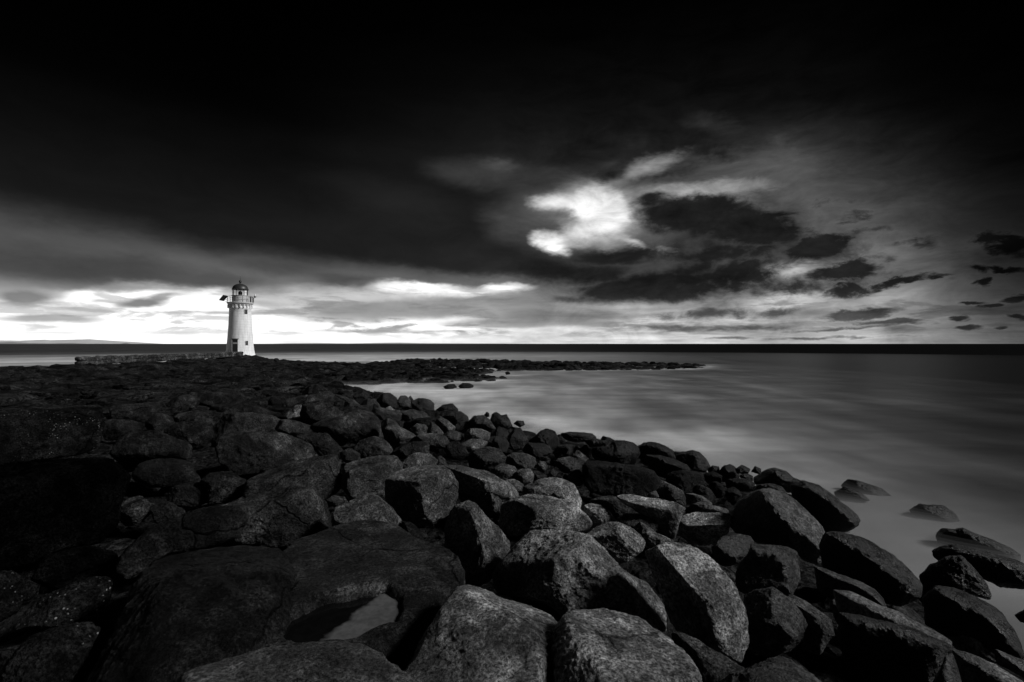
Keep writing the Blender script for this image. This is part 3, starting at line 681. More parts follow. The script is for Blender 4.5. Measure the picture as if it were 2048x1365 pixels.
R_([(1045,897),(1056,886),(1085,886),(1100,893),(1104,907),(1080,920),(1050,914)], 'squat dark boulder below the pointed one', 0.018, T=0.85, group=G4)
R_([(1105,906),(1116,892),(1140,888),(1160,895),(1166,907),(1146,920),(1115,920)], 'dark boulder with a curved top, right of the squat one', 0.016, T=0.85, group=G4)
R_([(1158,905),(1164,893),(1174,889),(1182,900),(1184,915),(1170,922)], 'small black peaked boulder left of the alike humps', 0.010, T=0.9, group=G4)
R_([(1108,928),(1116,917),(1140,914),(1170,921),(1174,937),(1160,950),(1126,946)], 'oblong grey boulder just left of the long dark slab', 0.030, T=0.8, group=G4)
R_([(1143,914),(1154,899),(1166,908),(1178,918),(1168,928),(1150,926)], 'small tilted square boulder leaning on the long slab', 0.030, T=0.8, group=G4)
R_([(1135,952),(1141,941),(1156,938),(1168,949),(1170,966),(1150,974),(1137,966)], 'round boulder tucked under the left end of the long slab', 0.034, T=0.95, group=G4)
R_([(1073,930),(1080,922),(1091,924),(1096,935),(1087,946),(1075,941)], 'small round cobble, paler of two beside the oblong boulder', 0.040, T=0.95, group=G4)
R_([(1097,946),(1107,937),(1116,945),(1110,956),(1099,954)], 'small round cobble, darker of two below the oblong boulder', 0.022, T=0.95, group=G4)
R_([(1082,919),(1091,912),(1101,918),(1099,928),(1085,928)], 'small dark cobble behind the pale round one', 0.018, T=0.95, group=G4)
R_([(1010,914),(1025,906),(1050,907),(1071,915),(1074,928),(1060,941),(1035,937),(1012,926)], 'oblong dark boulder with a lit right end, left of the cobbles', 0.034, T=0.8, group=G4)
R_([(1025,952),(1040,937),(1060,937),(1068,950),(1065,968),(1042,974),(1028,964)], 'rounded grey boulder behind the smooth pale humped one', 0.044, T=0.9, group=G3)
R_([(1060,940),(1080,944),(1095,952),(1090,962),(1070,962)], 'low grey stone behind the smooth pale hump', 0.040, T=0.9, group=G3)
R_([(985,938),(1005,925),(1032,934),(1040,945),(1028,958),(1000,968),(985,956)], 'angular grey boulder behind the twin block', 0.040, T=0.85, group=G3)
R_([(1003,975),(1012,958),(1030,958),(1046,968),(1050,985),(1030,988),(1010,985)], 'small rounded stone between twin block and pale hump', 0.050, T=0.9, group=G3)
R_([(935,917),(945,900),(975,893),(1000,899),(1012,915),(1008,935),(970,946),(940,934)], 'broad dark boulder behind the twin block, below the shore heap', 0.024, T=0.85, group=G4)
R_([(1015,886),(1016,872),(1030,856),(1041,856),(1048,868),(1058,882),(1051,898),(1028,902)], 'dark angular boulder left of the pointed one', 0.018, T=0.85, group=G4)
R_([(982,888),(990,873),(1008,872),(1019,890),(1012,906),(990,906)], 'dark rounded boulder in the shore heap, below the notched one', 0.020, T=0.9, group=G4)
R_([(988,864),(997,853),(1012,858),(1020,870),(1008,884),(991,880)], 'dark notched boulder at the edge of the bay', 0.016, T=0.9, group=G4)
R_([(1008,862),(1022,853),(1043,859),(1050,872),(1024,880)], 'dark flat boulder at the edge of the bay, right of the notched one', 0.014, T=0.9, group=G4)
R_([(980,842),(985,828),(993,824),(1003,831),(1013,829),(1021,843),(1027,856),(1006,862),(986,854)], 'jagged split rock standing out against the bay', 0.018, T=0.75, group=G4, e=0.95)
R_([(938,842),(948,832),(968,830),(980,840),(992,858),(975,870),(945,862)], 'rugged boulder at the bay edge, left of the jagged split rock', 0.026, T=0.85, group=G4)
R_([(883,834),(898,825),(920,822),(936,834),(940,848),(912,858),(890,848)], 'dark sharp edged boulder at the bay edge with a lit ridge', 0.020, T=0.85, group=G4)
R_([(872,820),(886,810),(905,807),(916,818),(918,832),(886,834)], 'dark dome at the bay edge in the middle distance', 0.014, T=0.9, group=G4)
R_([(822,804),(838,796),(860,799),(869,808),(867,824),(842,828),(824,816)], 'flat topped boulder at the bay edge with a lit corner', 0.028, T=0.85, group=G4)
R_([(794,804),(801,792),(812,791),(822,802),(820,816),(800,818)], 'round boulder at the bay edge beside a smaller round one', 0.028, T=0.95, group=G4)
R_([(814,798),(821,791),(827,800),(824,810),(816,808)], 'smaller round boulder at the bay edge', 0.028, T=0.95, group=G4)
R_([(753,800),(764,787),(780,786),(794,798),(793,818),(766,816)], 'dark boulder at the bay edge left of the round ones', 0.020, T=0.9, group=G4)
R_([(705,793),(714,782),(725,780),(739,790),(733,803),(713,803)], 'dark dome at the narrow head of the bay', 0.018, T=0.9, group=G4)
R_([(720,810),(733,798),(750,799),(762,814),(742,826),(722,822)], 'dark boulder in front of the dome at the head of the bay', 0.022, T=0.9, group=G4)
R_([(910,850),(925,842),(944,844),(950,858),(930,868),(912,862)], 'dark boulder with a thin bright rim below the bay edge', 0.022, T=0.9, group=G4)
R_([(868,844),(880,832),(896,842),(913,856),(906,868),(884,864)], 'triangular grey boulder in the middle of the heap', 0.030, T=0.8, group=G4)
R_([(820,858),(834,847),(850,849),(862,864),(848,874),(825,870)], 'rounded grey boulder left of the leaning triangular slab', 0.034, T=0.9, group=G4)
R_([(852,864),(862,842),(872,850),(890,868),(880,880),(860,878)], 'leaning triangular slab with a pale face', 0.038, T=0.6, group=G4, e=1.0)
R_([(925,872),(940,857),(960,857),(982,866),(977,882),(950,890),(930,884)], 'grey boulder with a lit upper face behind the notched one', 0.040, T=0.85, group=G4)
R_([(918,890),(940,878),(965,880),(987,887),(978,902),(945,905),(925,902)], 'low grey boulder with streaked flat top, behind the broad dark one', 0.044, T=0.8, group=G4)
R_([(887,870),(900,858),(918,865),(930,878),(917,888),(894,884)], 'small grey boulder right of the leaning triangular slab', 0.030, T=0.9, group=G4)
R_([(745,800),(760,815),(780,822),(800,820),(815,835),(800,850),(770,845),(745,830)], 'dark irregular boulder in the heap behind the stepped one', 0.024, T=0.8, group=G4)
R_([(800,825),(825,818),(850,825),(862,838),(850,850),(815,850)], 'mottled boulder in the heap below the flat topped one', 0.026, T=0.8, group=G4)
R_([(765,820),(780,812),(795,826),(800,840),(780,842)], 'small pale pointed stone in the heap', 0.042, T=0.9, group=G4)
R_([(690,800),(705,798),(720,810),(722,826),(700,828),(688,815)], 'small dark boulder beside the bright inlet', 0.024, T=0.9, group=G4)
# ---- middle left
G5 = 'weathered boulders left of centre'
R_([(830,872),(850,865),(876,867),(896,875),(903,886),(892,898),(860,896),(838,886)], 'smooth long boulder with a lit top edge in the middle', 0.036, T=0.8, group=G5)
R_([(888,900),(898,882),(910,878),(930,893),(938,908),(925,922),(900,918)], 'dark triangular boulder right of the smooth long one', 0.020, T=0.8, group=G5, e=0.95)
R_([(870,920),(880,911),(890,918),(896,930),(884,938),(872,932)], 'small round stone sitting behind the twin block', 0.030, T=0.95, group=G5)
R_([(785,903),(800,888),(825,883),(852,882),(859,892),(859,910),(830,920),(795,918)], 'dark loaf shaped boulder behind the squared ones', 0.026, T=0.85, group=G5)
R_([(800,928),(815,913),(832,905),(860,908),(876,922),(874,938),(830,944),(805,944)], 'grey boulder with striated flat top behind the twin block', 0.036, T=0.8, group=G5)
R_([(704,902),(720,882),(750,871),(766,878),(780,889),(789,902),(772,918),(736,922),(710,918)], 'dark rounded boulder peaking left of the loaf shaped one', 0.028, T=0.85, group=G5)
R_([(684,950),(690,926),(720,915),(760,909),(790,910),(806,930),(802,950),(785,972),(770,990),(735,1002),(700,998),(682,975)], 'squared boulder with a sloping striated top, left of the twin block', 0.036, T=0.8, group=G5, facets=[(-0.15,1,0.5,0.64),(0.1,-0.2,1,0.62)])
R_([(485,990),(495,962),(530,940),(570,925),(600,917),(640,911),(670,910),(681,925),(684,952),(680,978),(655,1000),(600,1005),(540,1012),(496,1006)], 'long humped boulder with a pale chip on its right end', 0.028, T=0.75, group=G5, facets=[(-0.25,1,0.5,0.66),(0,-0.2,1,0.66)])
R_([(665,1012),(700,995),(731,984),(760,995),(785,1015),(802,1040),(817,1060),(828,1082),(795,1100),(740,1085),(690,1080),(668,1040)], 'sloping triangular boulder behind the slab with the pool', 0.038, T=0.75, group=G5, facets=[(-0.3,0.8,0.7,0.6),(0.7,0.2,0.7,0.7)])
R_([(800,1040),(822,1045),(840,1060),(850,1085),(830,1095),(808,1075)], 'small dark boulder in the gap beside the pyramid', 0.020, T=0.9, group=G5)
R_([(650,1002),(666,990),(690,994),(697,1006),(672,1016)], 'small low stone between the humped and sloping boulders', 0.034, T=0.9, group=G5)
R_([(735,984),(750,974),(766,978),(770,994),(750,998)], 'small dark stone tucked under the squared boulder', 0.024, T=0.9, group=G5)
R_([(680,905),(700,895),(720,908),(722,925),(700,930),(684,922)], 'small grey stone right of the crooked boulder', 0.026, T=0.9, group=G5)
R_([(618,853),(650,838),(690,829),(705,820),(730,818),(752,820),(759,836),(764,862),(772,884),(740,892),(700,886),(660,878)], 'large smooth boulder with a rounded step near the head of the bay', 0.028, T=0.75, group=G5)
R_([(700,822),(712,810),(740,812),(755,822),(745,830),(715,830)], 'low smooth boulder behind the stepped one', 0.024, T=0.8, group=G5)
R_([(758,840),(775,834),(790,842),(802,856),(826,867),(844,882),(812,892),(785,896),(770,880)], 'grey boulder sloping down right, beside the stepped one', 0.034, T=0.8, group=G5)
R_([(547,856),(553,840),(565,836),(590,842),(620,851),(650,857),(682,863),(697,876),(696,896),(670,895),(640,882),(590,875),(555,868)], 'long boulder with a pale rounded left nose', 0.032, T=0.8, group=G5)
R_([(590,872),(630,864),(655,868),(672,885),(686,900),(682,918),(645,922),(630,900)], 'crooked dark boulder right of the pale rimmed one', 0.026, T=0.8, group=G5)
R_([(420,872),(430,845),(446,830),(470,825),(510,828),(545,832),(562,840),(560,866),(500,876),(445,890),(425,892)], 'dark boulder with a pale shoulder on its left side', 0.026, T=0.75, group=G5, facets=[(-0.7,0.4,0.6,0.7),(0.1,-0.2,1,0.6)])
R_([(430,895),(440,870),(465,861),(510,861),(560,867),(600,877),(625,890),(628,912),(590,934),(540,948),(500,955),(465,950),(440,926)], 'big dark boulder with a pale lit rim, left of the crooked one', 0.028, T=0.8, group=G5, facets=[(-0.1,1,0.35,0.8),(0.5,0.6,0.7,0.66),(-0.3,-0.1,1,0.64)])
R_([(262,950),(280,925),(305,913),(340,910),(366,915),(386,930),(390,945),(402,957),(398,970),(350,978),(300,974),(268,962)], 'flat boulder carrying a crescent shaped puddle', 0.016, T=0.7, group=G5, facets=[(0.1,1,0.45,0.55)], rough=0.03)
R_([(325,990),(350,972),(385,964),(406,965),(417,980),(415,1006),(390,1016),(350,1014)], 'smooth rounded boulder with a cracked edge below the crescent puddle', 0.020, T=0.85, group=G5)
R_([(400,960),(420,945),(460,944),(492,960),(488,990),(450,1008),(416,1010),(413,978)], 'broken mottled boulder right of the crescent puddle', 0.022, T=0.75, group=G5, rough=0.09)
R_([(235,1035),(245,1002),(261,985),(280,989),(302,1008),(308,1026),(290,1044),(250,1056)], 'leaning wedge shaped boulder with a pale point', 0.026, T=0.8, group=G5, barn=0.5, e=0.95)
R_([(298,1014),(330,999),(352,1011),(369,1020),(372,1040),(340,1052),(310,1046)], 'low boulder joined to the right of the leaning wedge', 0.022, T=0.8, group=G5)
R_([(430,1015),(500,992),(550,975),(585,969),(630,977),(656,1000),(669,1025),(673,1042),(662,1066),(620,1088),(540,1096),(470,1086),(436,1050)], 'big rounded boulder with a lit right shoulder, above the slab with the pool', 0.030, T=0.8, group=G5, facets=[(-0.1,1,0.4,0.72),(0.8,0.2,0.5,0.75),(0,-0.3,1,0.66)])
R_([(232,1145),(240,1115),(262,1090),(290,1065),(310,1050),(362,1032),(378,1014),(420,1005),(470,1010),(497,1035),(480,1075),(400,1100),(330,1110),(290,1140),(262,1165)], 'long dark boulder reaching down left like an arm', 0.016, T=0.7, group=G5, facets=[(0,1,0.4,0.7),(-0.1,-0.3,1,0.6)])
# ---- far left, their dimness painted in as low tone
G6 = 'dark wet boulders and ledges at the left'
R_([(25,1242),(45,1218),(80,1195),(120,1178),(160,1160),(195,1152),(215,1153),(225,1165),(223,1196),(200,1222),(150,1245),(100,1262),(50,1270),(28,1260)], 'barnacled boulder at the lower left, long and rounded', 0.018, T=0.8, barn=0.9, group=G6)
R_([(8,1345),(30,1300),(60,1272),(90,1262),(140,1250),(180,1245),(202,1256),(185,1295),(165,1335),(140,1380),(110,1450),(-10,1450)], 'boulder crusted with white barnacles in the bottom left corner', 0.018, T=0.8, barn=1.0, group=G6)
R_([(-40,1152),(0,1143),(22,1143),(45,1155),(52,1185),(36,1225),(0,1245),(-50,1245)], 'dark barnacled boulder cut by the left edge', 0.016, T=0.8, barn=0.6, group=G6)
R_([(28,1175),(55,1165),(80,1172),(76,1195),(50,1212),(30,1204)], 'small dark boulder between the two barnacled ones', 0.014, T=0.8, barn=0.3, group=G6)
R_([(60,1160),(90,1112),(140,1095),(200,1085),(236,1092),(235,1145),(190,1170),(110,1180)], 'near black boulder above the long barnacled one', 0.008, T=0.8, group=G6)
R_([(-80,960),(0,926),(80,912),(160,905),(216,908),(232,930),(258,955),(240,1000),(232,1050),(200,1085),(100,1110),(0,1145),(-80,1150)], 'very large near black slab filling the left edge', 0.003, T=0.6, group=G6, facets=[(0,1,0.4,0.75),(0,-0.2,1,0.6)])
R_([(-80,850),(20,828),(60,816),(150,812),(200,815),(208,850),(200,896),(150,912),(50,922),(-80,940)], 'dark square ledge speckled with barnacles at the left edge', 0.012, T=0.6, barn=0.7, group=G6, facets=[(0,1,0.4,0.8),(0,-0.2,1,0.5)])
R_([(220,908),(230,885),(250,870),(290,859),(330,869),(370,884),(402,896),(390,915),(330,925),(280,932),(238,928)], 'low dark boulder spreading out above the crescent puddle', 0.018, T=0.75, group=G6)
R_([(203,868),(208,845),(225,837),(260,840),(292,846),(288,870),(240,880),(210,882)], 'dark flat block beside the square ledge', 0.020, T=0.75, group=G6)
R_([(288,850),(300,834),(318,824),(345,834),(352,852),(330,868),(300,870)], 'smooth boulder with a dull sheen behind the flat block', 0.028, T=0.8, group=G6)
R_([(326,864),(350,845),(385,840),(406,845),(427,852),(428,876),(402,900),(370,895),(338,880)], 'stepped dark boulder left of the pale shouldered one', 0.022, T=0.8, group=G6)
R_([(218,818),(240,810),(275,808),(300,804),(321,801),(316,824),(290,842),(240,848),(220,836)], 'low ledge with a thin pale top line', 0.022, T=0.7, group=G6)
R_([(598,832),(605,810),(620,803),(650,806),(672,815),(687,826),(682,848),(642,854),(608,848)], 'dark boulder with a pale cheek, behind the long nosed one', 0.026, T=0.8, group=G6)
R_([(572,828),(590,812),(604,808),(606,824),(600,844),(578,846)], 'pale grey stone leaning on the dark boulder with a pale cheek', 0.050, T=0.8, group=G6)
R_([(534,802),(540,794),(566,796),(570,810),(560,818),(537,815)], 'small dark block in a row of flat ledges', 0.018, T=0.7, group=G6)
R_([(568,798),(600,791),(640,789),(670,792),(692,806),(682,816),(640,808),(600,812),(575,818)], 'long flat ledge beside the small dark block', 0.028, T=0.7, group=G6)
R_([(388,798),(420,785),(480,783),(497,795),(485,812),(430,818),(394,812)], 'long low rounded ledge in the left middle distance', 0.022, T=0.7, group=G6)
R_([(428,838),(450,820),(480,811),(520,814),(552,825),(545,842),(480,840)], 'flat boulder with a curved edge behind the pale shouldered one', 0.022, T=0.7, group=G6)
R_([(330,808),(350,793),(376,789),(400,796),(396,818),(352,826),(335,820)], 'low boulder with a thin lit edge left of the rounded ledge', 0.024, T=0.7, group=G6)
R_([(600,792),(610,775),(635,767),(656,778),(673,794),(645,800),(618,802)], 'dark domed boulder inland of the head of the bay', 0.024, T=0.8, group=G6)
# ---- in the water
G7 = 'rocks standing in the surf'
WR = dict(group=G7, T=0.9, lift=0.16)
R_([(1676,970),(1695,958),(1710,960),(1732,967),(1764,977),(1795,1002),(1752,1000),(1700,986)], 'half sunk rock in the surf, uppermost at the right', 0.014, yb=985, **WR)
R_([(1668,984),(1690,973),(1720,985),(1742,1002),(1702,1006),(1672,998)], 'half sunk rock with a crusted back beside the black blunt nose', 0.016, yb=996, **WR)
R_([(1818,1020),(1840,1008),(1860,1011),(1886,1011),(1912,1028),(1925,1050),(1880,1052),(1830,1038)], 'double humped rock awash in the surf', 0.012, yb=1034, **WR)
R_([(2030,1230),(2062,1210),(2085,1220),(2080,1250),(2040,1245)], 'rock tip showing in the white surf at the right edge', 0.014, yb=1235, **WR)
R_([(1470,938),(1484,930),(1501,938),(1496,948),(1474,948)], 'small rock in the mist beyond the black domed boulder', 0.016, yb=942, **WR)
R_([(1502,944),(1510,932),(1522,938),(1522,950)], 'tiny rock in the mist at the left of the surf edge boulders', 0.016, yb=944, **WR)
R_([(1027,848),(1034,841),(1047,842),(1050,850),(1040,855)], 'small round rock alone in the bay beside the jagged one', 0.016, yb=850, **WR)
R_([(968,829),(973,824),(978,826),(979,834),(970,835)], 'tiny rock showing above the bay left of the jagged one', 0.016, yb=831, **WR)
R_([(1120,868),(1140,864),(1165,865),(1185,867),(1194,876),(1180,884),(1145,884),(1125,878)], 'low flat rock washed by foam in the bay, larger of two', 0.016, yb=882, **WR)
R_([(1200,880),(1206,872),(1220,876),(1231,882),(1225,888),(1205,888)], 'low flat rock washed by foam in the bay, smaller of two', 0.016, yb=886, **WR)
R_([(1165,880),(1190,877),(1215,883),(1212,893),(1180,894)], 'flat foam covered rock between the bay and the alike humps', 0.020, yb=892, **WR)
R_([(886,774),(896,769),(908,768),(915,775),(905,778),(890,778)], 'low black rock off the reef, left of two', 0.010, yb=776, **WR)
R_([(916,773),(925,766),(940,767),(950,772),(945,776),(920,777)], 'low black rock off the reef, right of two', 0.010, yb=775, **WR)
R_([(1010,746),(1014,743),(1019,744),(1021,749),(1012,750)], 'round black rock standing alone off the reef point', 0.008, yb=749, **WR)
R_([(547,722),(549,717),(554,716),(558,719),(559,724),(550,726)], 'single upright boulder on the skyline right of the lighthouse', 0.016, T=0.8, group='boulders of the rocky shore', D=78)

INFO = {}
for i_, (poly, label, tone, k) in enumerate(TR):
    o, C_, fr, Lc = boulder(i_ + 1, poly, label, tone, **k)
    INFO[label] = (o, C_, fr, Lc)

# ================================================================== ground, filler boulders
def make_ground():
    def axis(lo, hi, fine_lo, fine_hi, fine, growth):
        a = list(np.arange(fine_lo, fine_hi, fine))
        s = fine; x = fine_hi
        while x < hi: a.append(x); s *= growth; x += s
        s = fine; x = fine_lo - fine; b = []
        while x > lo: b.append(x); s *= growth; x -= s
        return np.array(b[::-1] + a)
    xs = axis(-140, 60, -8, 8, 0.05, 1.012)
    ys = axis(-60, 112, 1.0, 12, 0.05, 1.010)
    X, Y = np.meshgrid(xs, ys); x, y = X.ravel(), Y.ravel()
    g = ground_level(x, y)
    far = np.clip((y - 14) / 14, 0, 1)
    f1, f2, rid = worley(x + 0.25 * gnoise(np.stack([x, y, x * 0], 1) * 0.8), y, 1.25, 11)
    h1 = np.sqrt(np.maximum(0, 1 - (f1 / 0.85) ** 2)) * (0.35 + 0.75 * rid) * 0.5
    f1b, f2b, ridb = worley(x, y, 0.55, 23)
    h2 = np.sqrt(np.maximum(0, 1 - (f1b / 0.9) ** 2)) * (0.2 + 0.8 * ridb) * 0.22
    nz = fbm(np.stack([x * 0.5, y * 0.5, x * 0], 1), 4)
    z = g - 0.55 + (h1 * (0.4 + 0.8 * far) + h2) + nz * (0.12 + 0.35 * far * (g > 0.5))
    z = np.where(g < -0.3, g - 0.5, z)
    dl_ = seg_dist(x, y, LAND)
    z = z - 0.30 * np.clip(1 - np.abs(dl_ - 1.0) / 2.5, 0, 1) * (y < 38)
    nx, ny = len(xs), len(ys)
    V = np.stack([x, y, z], 1)
    i = np.arange(ny - 1)[:, None] * nx + np.arange(nx - 1)[None, :]
    Fc = np.stack([i, i + 1, i + nx + 1, i + nx], -1).reshape(-1, 4)
    o = link('rocky_ground', mesh_from('rocky_ground', V, Fc), M_FAR)
    o['tone'] = 0.013; o['barnacle'] = 0.0
    tag(o, 'dark rocky shore between and beneath the boulders', kind='structure')
make_ground()
sb = NT('sea bed'); sb.b.inputs['Base Color'].default_value = (0.01, 0.01, 0.01, 1)
me = mesh_from('sea_bed', [(-30000, -30000, -2.6), (30000, -30000, -2.6), (30000, 45000, -2.6), (-30000, 45000, -2.6)], [(0, 1, 2, 3)])
tag(link('sea_bed', me, sb.m), 'dark sea bed under the water', kind='structure')

# eight filler shapes, reused as copies
PROTO = []
for k in range(8):
    rs = seeded(500 + k)
    lv = {}
    th = np.linspace(0, 2 * np.pi, 73)
    Rt = 1 + 0.22 * np.sin(2 * th + rs.uniform(0, 6)) + 0.10 * np.sin(3 * th + rs.uniform(0, 6))
    fac = [tuple(rs.normal(size=3) * 0.15 + (0, 0, 1)) + (0.72,)] + [tuple(rs.normal(size=3)) + (rs.uniform(0.66, 0.85),) for _ in range(6)]
    for level in (5, 4, 3):
        V, Fc = ico(level)
        lv[level] = (shape_rock(V, Rt, 0.62, fac, 500 + k, soft=0.05), Fc)
    PROTO.append(lv)
PM = [{lv: mesh_from('boulder', PROTO[k][lv][0], PROTO[k][lv][1]) for lv in (5, 4)} for k in range(8)]
for d in PM:
    for me in d.values(): me.materials.append(M_FAR)

cand = []
rs = np.random.default_rng(42)
RC = np.array(ROCK_CENTERS)
def try_add(x, y, r, lo):
    d = RC[:, 2] * 0.75 - np.hypot(RC[:, 0] - x, RC[:, 1] - y)
    if d.max() > 0: return
    g = glevel1(x, y)
    if g < lo: return
    cand.append((x, y, r, g))
N_FILL = 4200
for _ in range(N_FILL * 3):
    if len(cand) >= N_FILL: break
    # evenly in distance logarithm and in angle, inside the field of view
    D = math.exp(rs.uniform(math.log(3.5), math.log(105))); a = rs.uniform(-1.08, 0.8)
    x, y = a * D, D
    r = rs.uniform(0.14, 0.46) ** 1.0 * (1.0 if D > 12 else 0.6)
    if D > 40: r *= rs.uniform(0.8, 1.25)
    try_add(x, y, r, -0.12)
cand = [(x, y, r, g, r / y) for (x, y, r, g) in cand]
cand.sort(key=lambda c: -c[4])
n_ind = 290 - len(TR)
regions = [
    (lambda x, y: (seg_dist(np.array([x]), np.array([y]), REEF)[0] > 0 and y > 38) or (y > 40 and x > -0.38 * y), 'black stones of the low reef reaching into the bay', 'black stone of the low reef that reaches out into the bay', 0.006),
    (lambda x, y: y > 34 and x < -0.40 * y, 'stones scattered before the wall and lighthouse', 'weathered stone in the boulder field before the wall and lighthouse', 0.030),
    (lambda x, y: y > 14, 'stones of the middle distance', 'weathered stone among the ledges between the nearest boulders and the wall', 0.020),
    (lambda x, y: True, 'stones filling the gaps between big boulders', 'small dark stone filling a gap between the big boulders', 0.014)]
junkV, junkF, reefV, reefF = [], [], [], []
nj = nr = 0
count = 0
SKX = [0, 640, 690, 740, 800, 870, 910, 960, 1010, 1050, 1110, 1180, 1230, 1300, 1400, 1500, 1600, 1700, 1760]
SKY = [730, 752, 772, 794, 804, 818, 838, 854, 872, 886, 896, 908, 912, 922, 940, 962, 995, 1060, 1090]
for (x, y, r, g, s) in cand:
    k = int(rs.integers(0, 8)); ang = rs.uniform(0, 6.28)
    sc = np.array([r * rs.uniform(0.85, 1.35), r * rs.uniform(0.8, 1.15), r * rs.uniform(0.7, 1.15)])
    isreef = regions[0][0](x, y)
    if x / y < -0.35 and 13 < y < 45: sc *= np.array([1.6, 1.2, 0.7])
    near = y < 12
    z = g - (0.42 if near else 0.22) + rs.uniform(-0.08, 0.10)
    if isreef: z = g - 0.12 + rs.uniform(-0.1, 0.06); sc *= np.array([1.35, 1.1, 1.35])
    tilt = rs.normal(size=2) * 0.25
    if 8 < y < 42:      # keep the filler below the crest line of the big boulders at the water
        px_ = 1024 + F * x / y
        sky_ = float(np.interp(px_, SKX, SKY)); ztop = HC - (sky_ + 4 - HZ) / F * y
        z = min(z, ztop - sc[2] * 0.62)
    if count < n_ind and s > 0.006:
        count += 1
        o = bpy.data.objects.new('boulder', PM[k][5 if s > 0.02 else 4])
        SC.collection.objects.link(o)
        o.location = (x, y, z); o.rotation_euler = (tilt[0], tilt[1], ang); o.scale = sc
        for test, grp, lab, tone in regions:
            if test(x, y): break
        o['wet'] = 0.3 if y < 30 else 0.1
        o['tone'] = tone * float(rs.uniform(0.6, 1.6)); o['barnacle'] = 0.0
        tag(o, lab, 'boulder', grp)
    else:
        V, Fc = PROTO[k][3 if s < 0.012 else 4]
        ca, sa = math.cos(ang), math.sin(ang)
        Q = V * sc
        Q = np.stack([Q[:, 0] * ca - Q[:, 1] * sa, Q[:, 0] * sa + Q[:, 1] * ca, Q[:, 2] + Q[:, 0] * tilt[0] * 0.4], 1) + np.array([x, y, z])
        if isreef: reefV.append(Q); reefF.append(Fc + nr); nr += len(V)
        else: junkV.append(Q); junkF.append(Fc + nj); nj += len(V)
o = link('boulder_field', mesh_from('boulder_field', np.concatenate(junkV), np.concatenate(junkF)), M_FAR)
o['tone'] = 0.017; o['barnacle'] = 0.0
tag(o, 'countless smaller stones strewn over the dark rocky shore', 'boulder field', kind='stuff')
o = link('reef_stones', mesh_from('reef_stones', np.concatenate(reefV), np.concatenate(reefF)), M_FAR)
o['tone'] = 0.006; o['barnacle'] = 0.0
tag(o, 'countless black stones making up the low reef in the bay', 'reef stones', kind='stuff')

